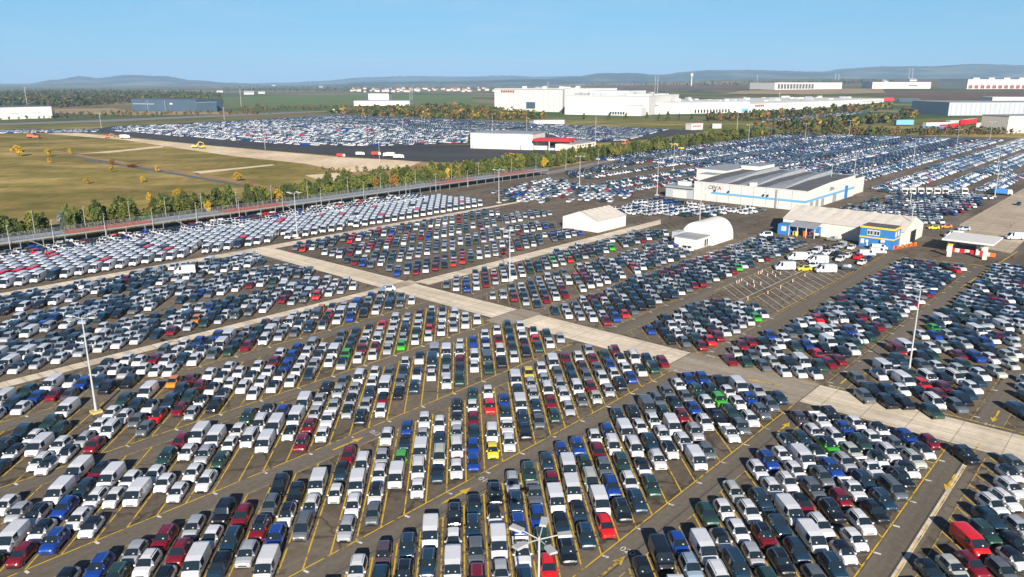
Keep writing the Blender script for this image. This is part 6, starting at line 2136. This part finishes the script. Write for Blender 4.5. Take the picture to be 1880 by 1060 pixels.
# village
def house(p, wd, dp, eave, label, rot):
    mb = MB()
    mb.box(0, wd, 0, dp, -1, eave)
    t_ = thing('house', p, rot, label, 'house', 'village houses in the distance')
    mb.build('wall', M['plaster'], t_)
    mb = MB()
    o_ = .4
    mb.prism([0] * 3, [[(x, -o_, eave), (x, dp + o_, eave), (x, dp / 2, eave + dp * .45)] for x in (-o_, wd + o_)])
    mb.build('roof', M['tileroof'] if wd < 24 and vr.random() < .7 else M['roofgrey'], t_)


vr = random.Random(5)
for k in range(70):
    u = vr.random()
    x_ = 640 + 280 * u ** .8
    y_ = vr.uniform(163.5, 170.5) - (x_ - 640) * .006
    p = ground_at(x_, y_)
    s = vr.uniform(.8, 1.5) * (1.25 if vr.random() < .12 else 1)
    house(p, 14 * s, 10 * s, 6.5 * s, ('larger' if s > 1.3 else 'small') + ' pale village house in the far plain ' + ('above the white two step hall' if x_ < 740 else 'between the two step hall and the factory' if x_ < 850 else 'just left of the tall factory block'), vr.uniform(-.5, .5))
for x_, y_, s in ((398, 170, 1.6), (448, 174, 2.2), (474, 172.5, 1.6), (545, 153.6, 3), (500, 158, 2), (585, 161, 2), (1063, 153.5, 4), (1072, 154, 3), (1620, 151, 2), (1670, 150, 2.5)):
    p = ground_at(x_, y_)
    house(p, 17 * s, 7 * s, 3 * s, 'pale low distant building alone on the plain ' + ('beyond the forest edge' if x_ < 520 else 'left of the village' if x_ < 600 else 'behind the factory' if x_ < 1100 else 'below the right hills'), 0.1)

# water tower, chimneys, pylons
p = ground_at(1269, 158)
t_ = thing('water_tower', p, 0, 'white mushroom shaped water tower on the horizon', 'water tower')
k = m_per_px(p)
mb = MB()
ring = lambda r_, z_: [(r_ * math.cos(i * math.pi / 8), r_ * math.sin(i * math.pi / 8), z_) for i in range(16)]
mb.rings([ring(1.0 * k, -2), ring(.8 * k, 14 * k)])
mb.build('shaft', M['white'], t_)
mb = MB()
mb.rings([ring(.9 * k, 14 * k), ring(2.6 * k, 17.5 * k), ring(2.6 * k, 20 * k), ring(.6 * k, 21 * k)])
mb.build('tank', M['white'], t_)


def pylon(px, py, h_px, lab):
    p = ground_at(px, py)
    k = m_per_px(p)
    H_ = h_px * k
    t_ = thing('power_mast', p, 0.3, lab, 'power mast', 'power line masts in the distance')
    mb = MB()
    mb.tube((0, 0, -2), (0, 0, H_), .36 * k, .2 * k, 8)
    mb.build('shaft', M['pole'], t_)
    for z_ in (.98, .88, .78):
        mb = MB()
        mb.box(-1.6 * k, 1.6 * k, -.1 * k, .1 * k, H_ * z_ - .1 * k, H_ * z_ + .1 * k)
        mb.build('crossarm', M['pole'], t_)


for px, py, h_, lab in ((51, 200, 32, 'pale mast above the left white hall'), (443, 196, 28, 'pale mast over the left green field'), (753, 188, 24, 'left mast of the pair over the middle field'), (757, 190, 24, 'right mast of the pair over the middle field'), (1202, 172, 28, 'left mast of the pair behind the factory'), (1207, 172, 28, 'right mast of the pair behind the factory'), (1006, 172, 20, 'mast behind the tall factory block'),
                        (1389, 163, 22, 'mast left of the far open warehouse'), (1533, 152, 14, 'left mast of the pair above the open warehouse'), (1539, 152, 14, 'right mast of the pair above the open warehouse'), (1668, 147, 18, 'left mast of the pair before the right hills'), (1674, 147, 18, 'right mast of the pair before the right hills'), (1786, 142, 18, 'left mast of the far right pair'), (1792, 142, 18, 'right mast of the far right pair'),
                        (186, 236, 24, 'light mast at the left end of the second lot'), (487, 275, 50, 'tall light mast in the second lot by the blue sign'), (697, 300, 48, 'red and white tall mast on the sand'), (904, 273, 62, 'tall light mast before the white service hall'), (740, 255, 34, 'light mast among the white rows of the second lot'), (412, 220, 20, 'light mast behind the second lot'), (967, 247, 32, 'light mast behind the white service hall'), (1093, 262, 45, 'light mast right of the low cream wing'), (1353, 238, 40, 'light mast at the grass before the factory'), (1429, 200, 26, 'mast over the factory right wing')):
    pylon(px, py, h_, lab)

# ---------------------------------------------------------- machines and small things on the sand
def excavator(px, py, rot, m_, lab, boom=True, s=1.0):
    p = ground_at(px, py)
    t_ = thing('excavator', p + Vector((0, 0, .05)), rot, lab, 'construction machine')
    t_.scale = (s * .78, s * .78, s * .78)
    for y in (-1.2, 1.2):
        part('track', M['black'], t_, lambda mb, y=y: mb.prism([0] * 6, [[(-2.1, yy, .35), (-1.8, yy, 0), (1.8, yy, 0), (2.1, yy, .35), (1.8, yy, .8), (-1.8, yy, .8)] for yy in (y - .35, y + .35)]))
    part('house', M[m_], t_, lambda mb: mb.prism([0] * 4, [[(-2.2, y, .95), (1.4, y, .95), (1.4, y, 1.8), (-2.2, y, 2.1)] for y in (-1.4, 1.4)]))
    part('cab', [M['window']], t_, lambda mb: mb.prism([0] * 4, [[(.2, y, 1.8), (1.6, y, 1.6), (1.3, y, 3.1), (.2, y, 3.1)] for y in (.3, 1.35)]))
    if boom:
        def f(mb):
            mb.tube((1.0, 0, 1.6), (3.6, 0, 4.6), .3, .25, 6)
            mb.tube((3.6, 0, 4.6), (6.2, 0, 3.6), .25, .2, 6)
            mb.tube((6.2, 0, 3.6), (6.8, 0, 1.4), .2, .16, 6)
        part('boom', M[m_], t_, f)
        part('bucket', M['black'], t_, lambda mb: mb.prism([0] * 4, [[(6.3, y, 1.5), (7.2, y, 1.2), (7.0, y, .4), (6.2, y, .7)] for y in (-.6, .6)]))


excavator(358, 272, .3, 'yellow', 'yellow excavator on the dark asphalt strip', True, 1.25)
excavator(371, 273, 2.6, 'yellow', 'yellow wheel loader body beside the excavator', False, 1.2)
excavator(60, 254, 0, 'orange', 'orange machine at the far left end of the asphalt strip', False, 2.0)
excavator(68, 255, .2, 'orange', 'second orange machine touching the first at the left', False, 1.7)
excavator(197, 254, .4, 'orange', 'small orange machine near the white cars of the second lot', True, 1.1)
excavator(1249, 276, 2.6, 'yellow', 'yellow excavator with raised boom in the tree row', True, 1.3)
excavator(1145, 266, .6, 'orange', 'small yellow orange digger on the ochre bank', True, 1.0)


def small_truck(px, py, rot, m_, lab, s=1.0):
    p = ground_at(px, py)
    t_ = thing('truck', p + Vector((0, 0, .06)), rot, lab, 'truck')
    t_.scale = (s, s, s)
    part('cab', [M['white']], t_, lambda mb: mb.prism([0] * 5, [[(1.4, y, .6), (3.3, y, .6), (3.3, y, 1.5), (2.9, y, 2.6), (1.4, y, 2.6)] for y in (-1.15, 1.15)]))
    part('windshield', [M['glass']], t_, lambda mb: mb.face([(3.32, -1.0, 1.55), (3.32, 1.0, 1.55), (2.95, 1.0, 2.5), (2.95, -1.0, 2.5)]))
    part('load', M[m_], t_, lambda mb: mb.prism([0] * 4, [[(-3.6, y, .9), (1.3, y, .9), (1.3, y, 2.9), (-3.6, y, 2.9)] for y in (-1.2, 1.2)]))
    for x in (-2.4, 2.3):
        for y in (-1.1, 1.1):
            part('wheel', M['tyre'], t_, lambda mb, x=x, y=y: mb.tube((x, y - .15, .5), (x, y + .15, .5), .5, .5, 12))


small_truck(627, 289, 0, 'red', 'small red truck on the asphalt beside the sand', .8)
small_truck(662, 286, .1, 'white', 'white truck between two red ones on the asphalt', .85)
small_truck(691, 286, .2, 'red', 'red truck by the red and white mast', .9)
small_truck(714, 289, 2.9, 'cream', 'cream heap loaded truck beside the white pickup on the sand', 1.1)
small_truck(732, 292, .3, 'white', 'white truck at the right end of the sand strip', 1.0)
small_truck(231, 255, .1, 'white', 'white van sized truck near the orange machine', 1.2)
for k in range(8):
    px_ = 1660 + k * 14.8 + (6 if k > 5 else 0)
    p = ground_at(px_, 358)
    small_truck(px_, 358, -2.0, 'white', ('leftmost white box truck of the row behind the yard', 'second white box truck from the left of the row', 'third white box truck from the left of the row', 'fourth white box truck, in the middle of the row', 'fifth white box truck in the row, last before the gap', 'white box truck at the row gap', 'x', 'rightmost white box truck right of the gap')[k], 1.0) if k != 6 else None
small_truck(1842, 359, -.5, 'blue', 'blue and white truck at the right end of the box trucks', 1.0)

# person in a hi-vis vest on the apron
p = ground_at(1855.5, 418)
per = thing('person', (p.x, p.y, .05), 2.2, 'person in orange vest and dark trousers standing alone on the concrete apron', 'person')
me = bpy.data.meshes.new('body')
J = [(0, 0, .95), (0, 0, 1.2), (0, 0, 1.42), (0, .01, 1.52), (0, .02, 1.63), (0, .02, 1.76), (.1, 0, .9), (.11, .03, .5), (.11, -.02, .08), (.11, .12, .04), (-.1, 0, .9), (-.12, -.06, .5), (-.13, -.1, .08), (-.13, .04, .04),
     (.2, 0, 1.4), (.26, -.02, 1.12), (.25, .1, .9), (.25, .15, .8), (-.2, 0, 1.4), (-.26, 0, 1.12), (-.24, .12, .9), (-.24, .17, .8)]
E_ = [(0, 1), (1, 2), (2, 3), (3, 4), (4, 5), (0, 6), (6, 7), (7, 8), (8, 9), (0, 10), (10, 11), (11, 12), (12, 13), (2, 14), (14, 15), (15, 16), (16, 17), (2, 18), (18, 19), (19, 20), (20, 21)]
RAD = [.15, .14, .15, .06, .09, .07, .09, .065, .045, .04, .09, .065, .045, .04, .07, .05, .04, .035, .07, .05, .04, .035]
me.from_pydata(J, E_, [])
body = bpy.data.objects.new('body', me)
COL.objects.link(body)
body.parent = per
sk = body.modifiers.new('skin', 'SKIN')
for i, r_ in enumerate(RAD):
    me.skin_vertices[0].data[i].radius = (r_, r_ * .8)
me.skin_vertices[0].data[0].use_root = True
sb = body.modifiers.new('smooth', 'SUBSURF')
sb.levels = sb.render_levels = 1
me.materials.append(M['trouser'])
mb = MB()
el = lambda a_, b_, z_: [(a_ * math.cos(i * math.pi / 6), b_ * math.sin(i * math.pi / 6), z_) for i in range(12)]
mb.rings([el(.19, .15, .92), el(.2, .155, 1.15), el(.23, .16, 1.38), el(.1, .1, 1.5)])
mb.build('vest', M['orange'], per, smooth=True)
mb = MB()
mb.rings([[(x, y + .02, z) for x, y, z in el(a_, b_, z_)] for a_, b_, z_ in ((.05, .055, 1.53), (.078, .095, 1.62), (.085, .1, 1.7), (.03, .04, 1.79))])
mb.build('head', M['skin'], per, smooth=True)

# ================================================================== AIR
mb = MB()
mb.box(-26000, 26000, -3000, 26000, -12, 420)
hz = mb.build('haze', [])
hm = bpy.data.materials.new('haze_air')
hm.use_nodes = True
t = hm.node_tree
t.nodes.remove(t.nodes['Principled BSDF'])
pv = t.nodes.new('ShaderNodeVolumePrincipled')
pv.inputs['Color'].default_value = (0.44, 0.68, 0.98, 1)
pv.inputs['Density'].default_value = 6.5e-5
pv.inputs['Anisotropy'].default_value = -0.05
t.links.new(pv.outputs[0], t.nodes['Material Output'].inputs['Volume'])
hz.data.materials.append(hm)
tag(hz, 'pale blue air over the whole plain', 'haze', kind='stuff')
